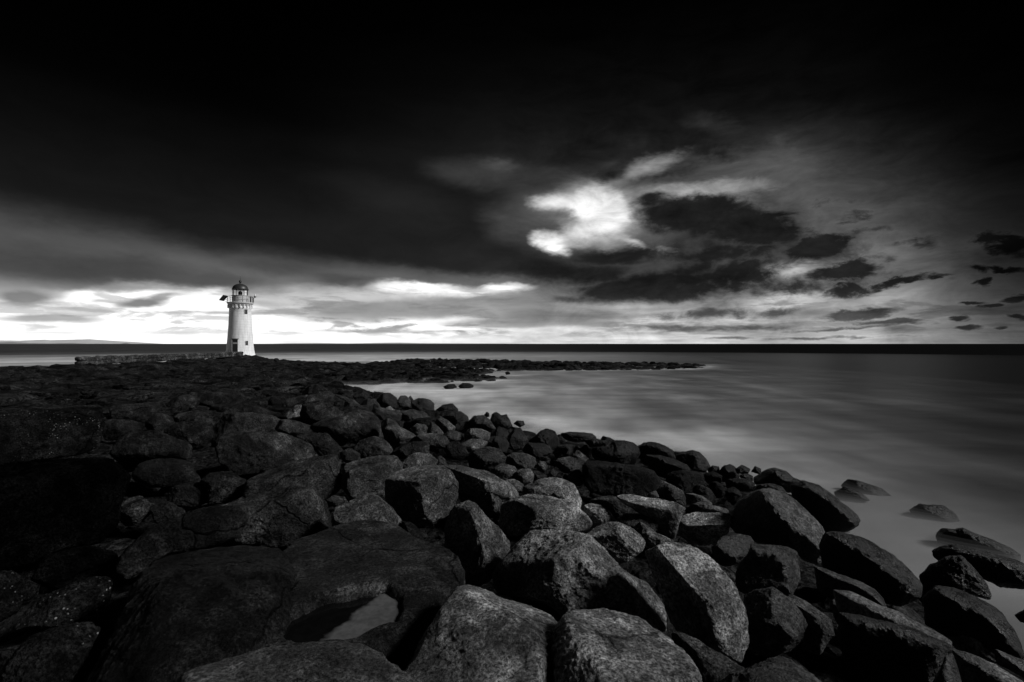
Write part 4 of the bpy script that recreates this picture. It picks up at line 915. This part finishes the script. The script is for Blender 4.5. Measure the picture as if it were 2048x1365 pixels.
# ================================================================== water
SC.cycles.transparent_max_bounces = 48
def make_water():
    ang = np.radians(np.concatenate([np.arange(-180, -56, 4.0), np.arange(-56, 50, 0.16), np.arange(50, 181, 4.0)]))
    rad = [0.0, 2.0]
    while rad[-1] < 110: rad.append(rad[-1] * 1.011 + 0.005)
    while rad[-1] < 42000: rad.append(rad[-1] * 1.25)
    rad = np.array(rad)
    A, Rr = np.meshgrid(ang, rad); x = (Rr * np.sin(A)).ravel(); y = (Rr * np.cos(A)).ravel()
    dl = seg_dist(x, y, LAND); dr = seg_dist(x, y, REEF)
    dist = np.minimum(np.abs(dl), np.abs(dr) * 2.5 + 1.0)
    swirl = fbm(np.stack([x * 0.35, y * 0.16, x * 0], 1), 4)
    swirl2 = fbm(np.stack([x * 0.9 + 9, y * 0.5, x * 0], 1), 3)
    bay = np.clip(1 - (np.hypot(x - 4, (y - 28) * 0.75) - 16) / 34, 0, 1)
    foam_and_sheen = np.exp(-dist / 2.2) * 0.75 * (0.75 + 1.2 * swirl2) + np.exp(-dist / 9.0) * 0.30
    foam_and_sheen = foam_and_sheen + bay * 0.22 + swirl * 0.30 * np.exp(-np.hypot(x, y) / 60)
    for (cx, cy, rx, ry, v) in ((-7, 35, 8, 3.5, 0.9), (-0.5, 21, 3, 3.5, 0.5), (-4, 28, 3, 4, 0.4), (4, 17.5, 2.5, 2.0, 0.3), (-26, 98, 22, 8, 0.35), (-7, 66, 7, 4, 0.6)):
        foam_and_sheen = foam_and_sheen + v * np.exp(-((x - cx) / rx) ** 2 - ((y - cy) / ry) ** 2)
    r_ = np.hypot(x, y)
    side = 1 / (1 + np.exp(-(0.50 - x / np.maximum(y, 0.5)) * 6))  # dimming towards the right, painted into the water colour
    foam_and_sheen = foam_and_sheen * (0.10 + 0.90 * side) * 0.90 * np.clip(1 + 1.3 * swirl, 0.5, 1.6)
    foam_and_sheen = foam_and_sheen * (1 - 0.9 * np.clip((r_ - 80) / 200, 0, 1) * (x > -20)) 
    foam_and_sheen = foam_and_sheen + 0.30 * np.exp(-((x - 6.6) / 1.2) ** 2 - ((y - 8.0) / 2.2) ** 2) + 0.22 * np.exp(-((x - 7.5) / 1.2) ** 2 - ((y - 6.2) / 1.2) ** 2)
    foam_and_sheen = foam_and_sheen + 0.70 * np.exp(-(np.log(np.maximum(r_, 1) / 128) / 0.30) ** 2) * (1 / (1 + np.exp((x - 10) / 16))) + 0.055 * (r_ > 150) / (1 + np.exp(x / np.maximum(y, 1) / 0.12)) - 0.25 * np.exp(-((r_ - 80) / 20) ** 2) * (x > 40)  # far left also gets the bright sky's reflection as paler water colour
    foam_and_sheen = np.clip(foam_and_sheen, 0, 1)
    z = 0.012 * fbm(np.stack([x * 0.8, y * 0.5, x * 0], 1), 3) * (np.hypot(x, y) < 200)
    nx, ny = len(ang), len(rad)
    V = np.stack([x, y, z], 1)
    i = np.arange(ny - 1)[:, None] * nx + np.arange(nx - 1)[None, :]
    Fc = np.stack([i, i + nx, i + nx + 1, i + 1], -1).reshape(-1, 4)
    me = mesh_from('water', V, Fc)
    at = me.attributes.new('milk_sheen', 'FLOAT', 'POINT'); at.data.foreach_set('value', foam_and_sheen.astype(np.float32))
    t = NT('long exposed sea water')
    a = t.n('ShaderNodeAttribute', attribute_name='milk_sheen').outputs['Fac']
    g = t.n('ShaderNodeNewGeometry').outputs['Position']
    mp = t.n('ShaderNodeMapping'); mp.inputs['Scale'].default_value = (0.30, 0.8, 1.0); mp.inputs['Rotation'].default_value = (0, 0, 0.15); t.l(g, mp.inputs['Vector'])
    st = t.noise(mp.outputs[0], 0.5, 6, 0.6, 0.4)
    st2 = t.noise(mp.outputs[0], 0.12, 4, 0.6, 0.2)
    v = t.math('MULTIPLY', a, t.ramp(st, 0.40, 0.60, 0.80, 1.18))
    v = t.math('MULTIPLY', v, t.ramp(st2, 0.40, 0.60, 0.75, 1.2))
    base = t.ramp(v, 0.0, 1.0, 0.006, 0.80)
    t.l(t.grey(base), t.b.inputs['Base Color'])
    t.l(t.ramp(v, 0.0, 0.6, 0.30, 0.62), t.b.inputs['Roughness'])
    t.b.inputs['IOR'].default_value = 1.33
    # wind-roughened open water far out has no mirror sheen left after the long exposure
    cdist = t.n('ShaderNodeVectorMath', operation='LENGTH'); t.l(g, cdist.inputs[0])
    t.l(t.ramp(cdist.outputs['Value'], 25, 200, 0.22, 0.0), t.b.inputs['Specular IOR Level'])
    t.l(t.bump(st, 0.25, 0.12), t.b.inputs['Normal'])
    # low surf mist: thin layers hanging over the churned water near the rocks
    sel = (r_ > 4) & (r_ < 62) & (x / np.maximum(y, 0.1) > -0.6) & (x / np.maximum(y, 0.1) < 1.15) & (y > 1)
    dm_ = np.exp(-np.abs(dist - 0.2) / 1.6) * np.clip(0.65 + 1.5 * swirl2, 0, 1.4) * (0.35 + 0.65 * side)
    dm_ = dm_ + 0.35 * np.exp(-((x - 7.0) / 1.8) ** 2 - ((y - 8.2) / 2.6) ** 2)
    dm_ = np.clip(dm_, 0, 1)
    fsel = sel[Fc].all(1) & (dm_[Fc].max(1) > 0.03)
    Fm = Fc[fsel]; used = np.unique(Fm); remap = np.full(len(x), -1); remap[used] = np.arange(len(used)); Fm = remap[Fm]
    Vm, Am, Fa = [], [], []
    for li, h in enumerate((0.02, 0.045, 0.075, 0.11, 0.15, 0.20)):
        Vm.append(np.stack([x[used], y[used], z[used] + h + 0.03 * swirl[used]], 1)); Am.append(dm_[used] * (0.30 - 0.042 * li) * np.clip((dm_[used] - 0.03) * 12, 0, 1)); Fa.append(Fm + li * len(used))
    mm = mesh_from('surf_mist', np.concatenate(Vm), np.concatenate(Fa))
    at = mm.attributes.new('veil', 'FLOAT', 'POINT'); at.data.foreach_set('value', np.concatenate(Am).astype(np.float32))
    q = NT('surf mist')
    av = q.n('ShaderNodeAttribute', attribute_name='veil').outputs['Fac']
    df = q.n('ShaderNodeBsdfDiffuse'); df.inputs['Color'].default_value = (0.28, 0.28, 0.28, 1)
    tr = q.n('ShaderNodeBsdfTransparent'); mxs = q.n('ShaderNodeMixShader')
    q.l(av, mxs.inputs[0]); q.l(tr.outputs[0], mxs.inputs[1]); q.l(df.outputs[0], mxs.inputs[2]); q.l(mxs.outputs[0], q.out.inputs[0])
    tag(link('surf_mist', mm, q.m), 'white mist of breaking waves drifting low over the water', 'mist', kind='stuff')
    o = link('water', me, t.m)
    tag(o, 'misty long exposed sea and bay', kind='structure')
make_water()

# ================================================================== lighthouse
M_WHITE = plain('white painted stone', 0.86, 0.7, scale=2.5, var=0.10, bump=0.01)
M_DARK = plain('dark painted metal', 0.03, 0.45)
M_GREY = plain('grey painted metal', 0.55, 0.5)
M_DOOR = plain('dark door timber', 0.025, 0.6)
M_SIGN = plain('pale sign plate', 0.42, 0.5)
M_PANEL = plain('dark solar glass', 0.012, 0.2)
gl = NT('lantern glass'); gl.b.inputs['Transmission Weight'].default_value = 1.0; gl.b.inputs['Roughness'].default_value = 0.02; gl.b.inputs['IOR'].default_value = 1.02; gl.b.inputs['Base Color'].default_value = (0.95, 0.95, 0.95, 1)
M_GLASS = gl.m

def lathe(name, prof, mat, parent, n=64, cap=True, sm=True, center=(0, 0)):
    th = np.linspace(0, 2 * np.pi, n, endpoint=False)
    V = []
    for r, z in prof: V += [(center[0] + r * math.cos(a), center[1] + r * math.sin(a), z) for a in th]
    Fc = []
    for i in range(len(prof) - 1):
        for j in range(n):
            Fc.append((i * n + j, i * n + (j + 1) % n, (i + 1) * n + (j + 1) % n, (i + 1) * n + j))
    bm = bmesh.new(); vs = [bm.verts.new(v) for v in V]
    for f in Fc: bm.faces.new([vs[q] for q in f])
    if cap:
        if prof[0][0] > 1e-4: bm.faces.new([vs[j] for j in range(n)][::-1])
        if prof[-1][0] > 1e-4: bm.faces.new([vs[(len(prof) - 1) * n + j] for j in range(n)])
    bmesh.ops.remove_doubles(bm, verts=bm.verts, dist=1e-5)
    bmesh.ops.recalc_face_normals(bm, faces=bm.faces)
    me = bpy.data.meshes.new(name); bm.to_mesh(me); bm.free()
    if sm:
        me.polygons.foreach_set('use_smooth', np.ones(len(me.polygons), bool)); 
        me.set_sharp_from_angle(angle=math.radians(40))
    return link(name, me, mat, parent)

def boxes(name, lst, mat, parent, bev=0.0):
    """lst of (centre, size, rot_z) boxes in one mesh"""
    bm = bmesh.new()
    for c, s, rz in lst:
        m = bmesh.ops.create_cube(bm, size=1.0)['verts']
        for v in m:
            x, y, z = v.co.x * s[0], v.co.y * s[1], v.co.z * s[2]
            v.co = (c[0] + x * math.cos(rz) - y * math.sin(rz), c[1] + x * math.sin(rz) + y * math.cos(rz), c[2] + z)
    if bev: bmesh.ops.bevel(bm, geom=list(bm.edges), offset=bev, segments=2, affect='EDGES', profile=0.6)
    me = bpy.data.meshes.new(name); bm.to_mesh(me); bm.free()
    return link(name, me, mat, parent)

def tube(bm, a, b, r, n=8):
    a, b = Vector(a), Vector(b); d = (b - a)
    q = d.to_track_quat('Z', 'Y')
    ring = []
    for p in (a, b):
        ring.append([bm.verts.new(p + q @ Vector((r * math.cos(t * 2 * math.pi / n), r * math.sin(t * 2 * math.pi / n), 0))) for t in range(n)])
    for t in range(n): bm.faces.new((ring[0][t], ring[0][(t + 1) % n], ring[1][(t + 1) % n], ring[1][t]))
    bm.faces.new(ring[0][::-1]); bm.faces.new(ring[1])
def tubes(name, lst, mat, parent):
    bm = bmesh.new()
    for a, b, r in lst: tube(bm, a, b, r)
    me = bpy.data.meshes.new(name); bm.to_mesh(me); bm.free()
    return link(name, me, mat, parent)

LX, LY = (480.5 - 1024) / F * 84.0, 84.0
LH = bpy.data.objects.new('lighthouse', None); SC.collection.objects.link(LH); LH.location = (LX, LY, 0)
LH.rotation_euler = (0, 0, math.atan2(-LX, LY) )   # its own -Y side (the door side) looks back at the shore path
tag(LH, 'white stone lighthouse with dark domed lantern at the end of the wall', 'lighthouse')
# tower: concave flare at the foot, slightly tapering shaft, corbelled gallery
prof = [(2.95, -0.6), (2.75, 0.1), (2.62, 0.4), (2.46, 0.8), (2.30, 1.2), (2.14, 1.7), (2.05, 2.2), (1.98, 2.8), (1.92, 3.5), (1.84, 4.5), (1.77, 5.4), (1.71, 6.4), (1.665, 7.4), (1.64, 8.2), (1.63, 8.95), (1.66, 9.0), (1.66, 9.10), (1.63, 9.14), (1.63, 9.35)]
# stone courses: shallow joints
pr2 = []
for (r0, z0), (r1, z1) in zip(prof[:-1], prof[1:]):
    pr2.append((r0, z0))
tm = NT('weathered white tower paint')
_g = tm.n('ShaderNodeNewGeometry').outputs['Position']
_s = tm.n('ShaderNodeMapping'); _s.inputs['Scale'].default_value = (2.2, 2.2, 0.25); tm.l(_g, _s.inputs['Vector'])
_st = tm.ramp(tm.noise(_s.outputs[0], 1.6, 5, 0.7), 0.42, 0.66, 1.0, 0.78)       # rain streaks
_bl = tm.ramp(tm.noise(_g, 1.4, 5, 0.7), 0.38, 0.60, 0.90, 1.0)
_z = tm.n('ShaderNodeSeparateXYZ'); tm.l(_g, _z.inputs[0])
_jz = tm.math('FRACT', tm.math('DIVIDE', _z.outputs['Z'], 0.42))
_jt = tm.ramp(tm.math('ABSOLUTE', tm.math('SUBTRACT', _jz, 0.5)), 0.44, 0.49, 1.0, 0.0)  # course joints
_cl = tm.math('MULTIPLY', tm.math('MULTIPLY', tm.math('MULTIPLY', _st, _bl), 0.95), tm.math('ADD', 0.93, tm.math('MULTIPLY', _jt, 0.07)))
tm.l(tm.grey(_cl), tm.b.inputs['Base Color']); tm.b.inputs['Roughness'].default_value = 0.7
tm.l(tm.bump(_jt, 0.6, 0.03), tm.b.inputs['Normal'])
tower = lathe('tower', prof, tm.m, LH, 96)
lathe('gallery', [(1.60, 9.30), (1.66, 9.36), (1.78, 9.62), (1.90, 9.74), (1.96, 9.76), (1.98, 9.90), (1.90, 9.96), (0.4, 9.97)], M_GREY, LH, 72)
for k in range(20):
    a = k * 2 * math.pi / 20
    c = boxes('corbel', [((1.72 * math.cos(a), 1.72 * math.sin(a), 9.30), (0.24, 0.13, 0.52), a)], M_WHITE, LH, 0.02)
lathe('lantern_base', [(1.22, 9.96), (1.22, 11.02), (1.28, 11.04), (1.28, 11.10), (1.1, 11.11)], M_GREY, LH, 48)
lathe('lantern_glazing', [(1.10, 11.10), (1.10, 12.06)], M_GLASS, LH, 12, cap=False, sm=False)
bars = []
for k in range(12):
    a = k * 2 * math.pi / 12
    bars.append(((1.11 * math.cos(a), 1.11 * math.sin(a), 11.08), (1.11 * math.cos(a), 1.11 * math.sin(a), 12.08), 0.028))
    b = (k + 1) * 2 * math.pi / 12
    bars.append(((1.11 * math.cos(a), 1.11 * math.sin(a), 11.60), (1.11 * math.cos(b), 1.11 * math.sin(b), 11.60), 0.012))
tubes('glazing_bars', bars, M_DARK, LH)
dome = [(1.24, 12.03), (1.26, 12.10), (1.20, 12.18)] + [(1.18 * math.cos(t), 12.18 + 0.86 * math.sin(t)) for t in np.linspace(0.1, 1.40, 10)] + [(0.12, 13.06)]
dm = lathe('dome', dome, M_DARK, LH, 48)
lathe('finial', [(0.14, 13.02), (0.10, 13.14), (0.12, 13.2)] + [(max(0.01, 0.23 * math.sin(t)), 13.40 - 0.23 * math.cos(t)) for t in np.linspace(0.5, 2.8, 9)] + [(0.05, 13.64), (0.035, 13.8), (0.02, 14.25), (0.001, 14.3)], M_DARK, dm, 20)
lathe('lamp', [(0.10, 11.10), (0.28, 11.12), (0.30, 11.55), (0.26, 11.72), (0.12, 11.84), (0.001, 11.86)], M_DARK, LH, 24)
rails = []
for k in range(18):
    a = k * 2 * math.pi / 18
    rails.append(((1.90 * math.cos(a), 1.90 * math.sin(a), 9.96), (1.90 * math.cos(a), 1.90 * math.sin(a), 10.92), 0.028))
    b = (k + 1) * 2 * math.pi / 18
    for zz, rr in ((10.92, 0.03), (10.6, 0.018), (10.28, 0.018)):
        rails.append(((1.90 * math.cos(a), 1.90 * math.sin(a), zz), (1.90 * math.cos(b), 1.90 * math.sin(b), zz), rr))
tubes('railing', rails, M_DARK, LH)
# door and windows on the near side (local -Y); slabs that follow the wall
def wall_r(z): return float(np.interp(z, [p[1] for p in prof], [p[0] for p in prof]))
def opening(name, x, z0, z1, w, parent, mat, lintel=True):
    r = wall_r((z0 + z1) / 2); y = -math.sqrt(max(r * r - x * x, 0.01)); y1 = -math.sqrt(max(wall_r(z0) ** 2 - x * x, .01))
    ang = math.atan2(x, -y)
    y = min(y, y1)
    o = boxes(name, [((x, y + 0.05, (z0 + z1) / 2), (w, 0.22, z1 - z0), ang)], mat, parent, 0.01)
    fw = 0.06 if lintel else 0.025
    fr = [((x - (w / 2 + 0.03) * math.cos(ang), y + 0.05 - (w / 2 + 0.03) * math.sin(ang), (z0 + z1) / 2), (fw, 0.27, z1 - z0 + 0.02), ang),
          ((x + (w / 2 + 0.03) * math.cos(ang), y + 0.05 + (w / 2 + 0.03) * math.sin(ang), (z0 + z1) / 2), (fw, 0.27, z1 - z0 + 0.02), ang)]
    boxes('frame', fr, M_WHITE if not lintel else M_GREY, o)
    if lintel: boxes('lintel', [((x, y + 0.04, z1 + 0.06), (w + 0.22, 0.34, 0.10), ang)], M_DARK, o, 0.01)
    return o, y, ang
d, dy_, da = opening('door', -0.72, 1.72, 3.92, 0.82, LH, M_DOOR)
boxes('sign', [((-0.72, dy_ - 0.075, 3.30), (0.66, 0.03, 0.24), da), ((-0.66, dy_ - 0.075, 3.05), (0.34, 0.03, 0.20), da)], M_SIGN, d)
w_, y_, a_ = opening('window', 0.90, 2.98, 3.66, 0.32, LH, M_DARK, False)
w_, y_, a_ = opening('window', 0.78, 8.06, 8.78, 0.42, LH, M_DARK, False)
# solar panel on the left of the gallery, tilted
bm = bmesh.new()
q = [(-3.05, -0.6, 10.18), (-2.35, -0.6, 10.05), (-1.72, -0.2, 10.95), (-2.45, -0.2, 11.08)]
n_ = (Vector(q[1]) - Vector(q[0])).cross(Vector(q[3]) - Vector(q[0])).normalized() * 0.06
vs = [bm.verts.new(Vector(p)) for p in q] + [bm.verts.new(Vector(p) + n_) for p in q]
for f in ((3, 2, 1, 0), (4, 5, 6, 7), (0, 1, 5, 4), (1, 2, 6, 5), (2, 3, 7, 6), (3, 0, 4, 7)): bm.faces.new([vs[i] for i in f])
me = bpy.data.meshes.new('solar_panel'); bm.to_mesh(me); bm.free()
sp = link('solar_panel', me, M_PANEL, LH)
tubes('bracket', [((-1.85, -0.3, 10.3), (-2.6, -0.45, 10.45), 0.03), ((-1.85, -0.3, 10.9), (-2.2, -0.3, 10.85), 0.03), ((-1.85, -0.3, 9.95), (-2.5, -0.5, 10.25), 0.025)], M_DARK, sp)
# beacon on its post at the right of the gallery
bp = tubes('beacon_post', [((1.95, -0.4, 10.0), (1.95, -0.4, 10.75), 0.05), ((1.95, -0.4, 10.72), (2.15, -0.4, 10.86), 0.04), ((1.55, -0.7, 10.0), (1.55, -0.7, 10.9), 0.07)], M_DARK, LH)
lathe('beacon_bowl', [(0.03, 10.80), (0.13, 10.86), (0.2, 11.0), (0.18, 11.04)], M_DARK, bp, 16, center=(2.15, -0.4))
lathe('beacon_lens', [(0.09, 11.03), (0.10, 11.25), (0.08, 11.42), (0.001, 11.46)], M_WHITE, bp, 16, center=(2.15, -0.4))

# ================================================================== wall and end post
def stone_wall():
    ax, ay = WALL_A; bx, by = WALL_B
    Ln = math.hypot(bx - ax, by - ay); ux, uy = (bx - ax) / Ln, (by - ay) / Ln
    rs = np.random.default_rng(9)
    Vs, Fs, n0 = [], [], 0
    s = 0.0
    while s < Ln:
        w = rs.uniform(0.35, 0.75)
        for row in range(2):
            V, Fc = ico(4)
            Q = np.sign(V) * np.abs(V) ** 0.6
            Q = Q * np.array([w * 0.53, 0.30, 0.21]) + fbm(V * 1.7 + s + row * 9, 3)[:, None] * V * 0.10
            c, sn = ux, uy
            zt = 1.20 + row * 0.36 + rs.uniform(-0.03, 0.04) + 0.10 * (1 - s / Ln)
            X_ = ax + (s + w / 2) * ux + Q[:, 0] * c - Q[:, 1] * sn
            Y_ = ay + (s + w / 2) * uy + Q[:, 0] * sn + Q[:, 1] * c
            Vs.append(np.stack([X_, Y_, Q[:, 2] + zt + 0.18], 1)); Fs.append(Fc + n0); n0 += len(V)
        s += w
    o = link('stone_wall', mesh_from('stone_wall', np.concatenate(Vs), np.concatenate(Fs)), M_FAR)
    o['tone'] = 0.055; o['barnacle'] = 0.0
    tag(o, 'low dark stone wall along the causeway leading to the lighthouse', 'wall')
stone_wall()
ex, ey = (481.5 - 1024) / F * 80.3, 80.3
b = boxes('wall_end_post', [((ex, ey, 1.45), (0.5, 0.5, 0.66), 0.2)], M_WHITE, None, 0.06)
boxes('cap_stone', [((ex, ey, 1.80), (0.58, 0.58, 0.06), 0.2)], M_WHITE, b, 0.02)
tag(b, 'short white painted post at the lighthouse end of the stone wall', 'post')

# ================================================================== far hills on the horizon, haze painted into their pale colour
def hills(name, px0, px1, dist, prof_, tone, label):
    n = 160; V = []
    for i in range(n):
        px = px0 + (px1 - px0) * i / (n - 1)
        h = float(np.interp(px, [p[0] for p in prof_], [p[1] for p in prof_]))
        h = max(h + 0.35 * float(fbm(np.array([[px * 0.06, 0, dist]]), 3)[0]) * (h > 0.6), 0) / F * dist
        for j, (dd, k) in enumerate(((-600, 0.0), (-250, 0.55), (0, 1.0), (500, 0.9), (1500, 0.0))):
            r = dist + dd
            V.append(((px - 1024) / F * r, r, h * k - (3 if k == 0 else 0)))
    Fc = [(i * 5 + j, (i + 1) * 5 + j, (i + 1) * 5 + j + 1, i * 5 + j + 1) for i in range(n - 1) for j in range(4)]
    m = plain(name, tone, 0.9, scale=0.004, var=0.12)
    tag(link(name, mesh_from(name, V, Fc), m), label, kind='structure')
hills('hills', -300, 330, 14000, [(-300, 5), (0, 7.0), (40, 6.6), (90, 8.6), (100, 7.6), (125, 8.2), (180, 9.4), (220, 6.6), (265, 4.0), (330, 0)], 0.65, 'far hills at the left, haze painted into their pale colour')
hills('low_shore', -200, 300, 9000, [(-200, 3), (0, 3.2), (25, 3.8), (45, 2.6), (60, 1.8), (100, 1.0), (140, 2.0), (170, 0.7), (240, 0.4), (252, 2.2), (262, 0.4), (300, 0)], 0.30, 'darker low shore below the far hills')
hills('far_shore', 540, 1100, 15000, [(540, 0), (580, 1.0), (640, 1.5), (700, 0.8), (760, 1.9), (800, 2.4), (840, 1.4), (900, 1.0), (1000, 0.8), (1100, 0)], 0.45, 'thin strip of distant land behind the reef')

# ================================================================== rock pools
wt = NT('still pool water'); wt.b.inputs['Base Color'].default_value = (0.045, 0.045, 0.045, 1); wt.b.inputs['Roughness'].default_value = 0.08; wt.b.inputs['IOR'].default_value = 1.33
_g = wt.n('ShaderNodeNewGeometry').outputs['Position']
def pool(name, pts, z, label, cat='rock pool'):
    P3 = [CAM + ray(x, y) * ((z - HC) / ray(x, y)[2]) for x, y in pts]
    c = np.mean(P3, 0)
    V = [p - c for p in P3] ; n = len(V)
    V2 = V + [v + np.array([0, 0, -0.05]) for v in V]
    bm = bmesh.new(); vs = [bm.verts.new(v) for v in V2]
    bm.faces.new(vs[:n]); bm.faces.new(vs[n:][::-1])
    for i in range(n): bm.faces.new((vs[i], vs[n + i], vs[n + (i + 1) % n], vs[(i + 1) % n]))
    bmesh.ops.recalc_face_normals(bm, faces=bm.faces)
    me = bpy.data.meshes.new(name); bm.to_mesh(me); bm.free()
    o = link(name, me, wt.m); o.location = c
    tag(o, label, cat)
    return P3

def sink_pool(key, pts, z, rim=0.0, deep=0.05):
    """hollow out the boulder under a pool and raise the rim on the far side"""
    o, C_, fr, Lc = INFO[key]
    P3 = np.array([CAM + ray(x, y) * ((z - HC) / ray(x, y)[2]) for x, y in pts])
    me = o.data; n = len(me.vertices); co = np.empty(n * 3, np.float32); me.vertices.foreach_get('co', co); co = co.reshape(-1, 3).astype(float)
    Wc = co + C_
    sd = seg_dist(Wc[:, 0], Wc[:, 1], [tuple(p[:2]) for p in P3])
    sd = sd + fbm(Wc * 9, 3) * 0.05
    top = Wc[:, 2] > z - 0.35
    k = np.clip((sd + 0.06) / 0.10, 0, 1); k = k * k * (3 - 2 * k)
    tgt = z + 0.03 - 0.08 * k
    near = np.clip(1 + np.minimum(sd, 0) / 0.45, 0, 1)
    up = (Wc[:, 1] - P3[:, 1].mean()) * 0.9 - (Wc[:, 0] - P3[:, 0].mean()) * 0.45
    tgt = tgt + rim * np.clip(up / 0.25, 0, 1) * (1 - k)
    co[:, 2] += np.where(top, (tgt - Wc[:, 2]) * near, 0)
    me.vertices.foreach_set('co', co.astype(np.float32).ravel()); me.update()
Z_POOL = 1.60
POOL_OUT = [(570, 1275), (575, 1255), (600, 1236), (630, 1220), (660, 1209), (700, 1204), (740, 1196), (768, 1190), (790, 1203), (793, 1228), (788, 1246), (752, 1252), (732, 1262), (712, 1274), (680, 1280), (640, 1284), (600, 1284)]
K = 'huge flat slab holding the large rock pool'
sink_pool(K, POOL_OUT, Z_POOL, rim=0.035)
pool('rock_pool', [(x + (x - 685) * 0.12, y + (y - 1235) * 0.2) for x, y in POOL_OUT], Z_POOL, 'large still pool of water lying in the huge flat slab')

# reflected sky painted into the pool colour: right part pale, left part dark
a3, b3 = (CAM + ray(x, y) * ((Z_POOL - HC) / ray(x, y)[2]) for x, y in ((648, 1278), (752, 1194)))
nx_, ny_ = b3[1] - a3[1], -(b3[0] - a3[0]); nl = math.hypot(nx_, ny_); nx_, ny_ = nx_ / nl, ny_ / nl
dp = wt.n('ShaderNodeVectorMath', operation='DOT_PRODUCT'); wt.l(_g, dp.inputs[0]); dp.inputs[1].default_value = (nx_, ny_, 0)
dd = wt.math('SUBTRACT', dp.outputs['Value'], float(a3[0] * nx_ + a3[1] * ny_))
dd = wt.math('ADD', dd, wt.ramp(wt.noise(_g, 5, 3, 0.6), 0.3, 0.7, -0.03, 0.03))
sky_sheen = wt.math('MULTIPLY', wt.ramp(dd, -0.012, 0.02, 0.004, 0.085), wt.ramp(wt.noise(_g, 14, 5, 0.7), 0.4, 0.62, 0.75, 1.15))
wt.l(wt.grey(sky_sheen), wt.b.inputs['Base Color'])
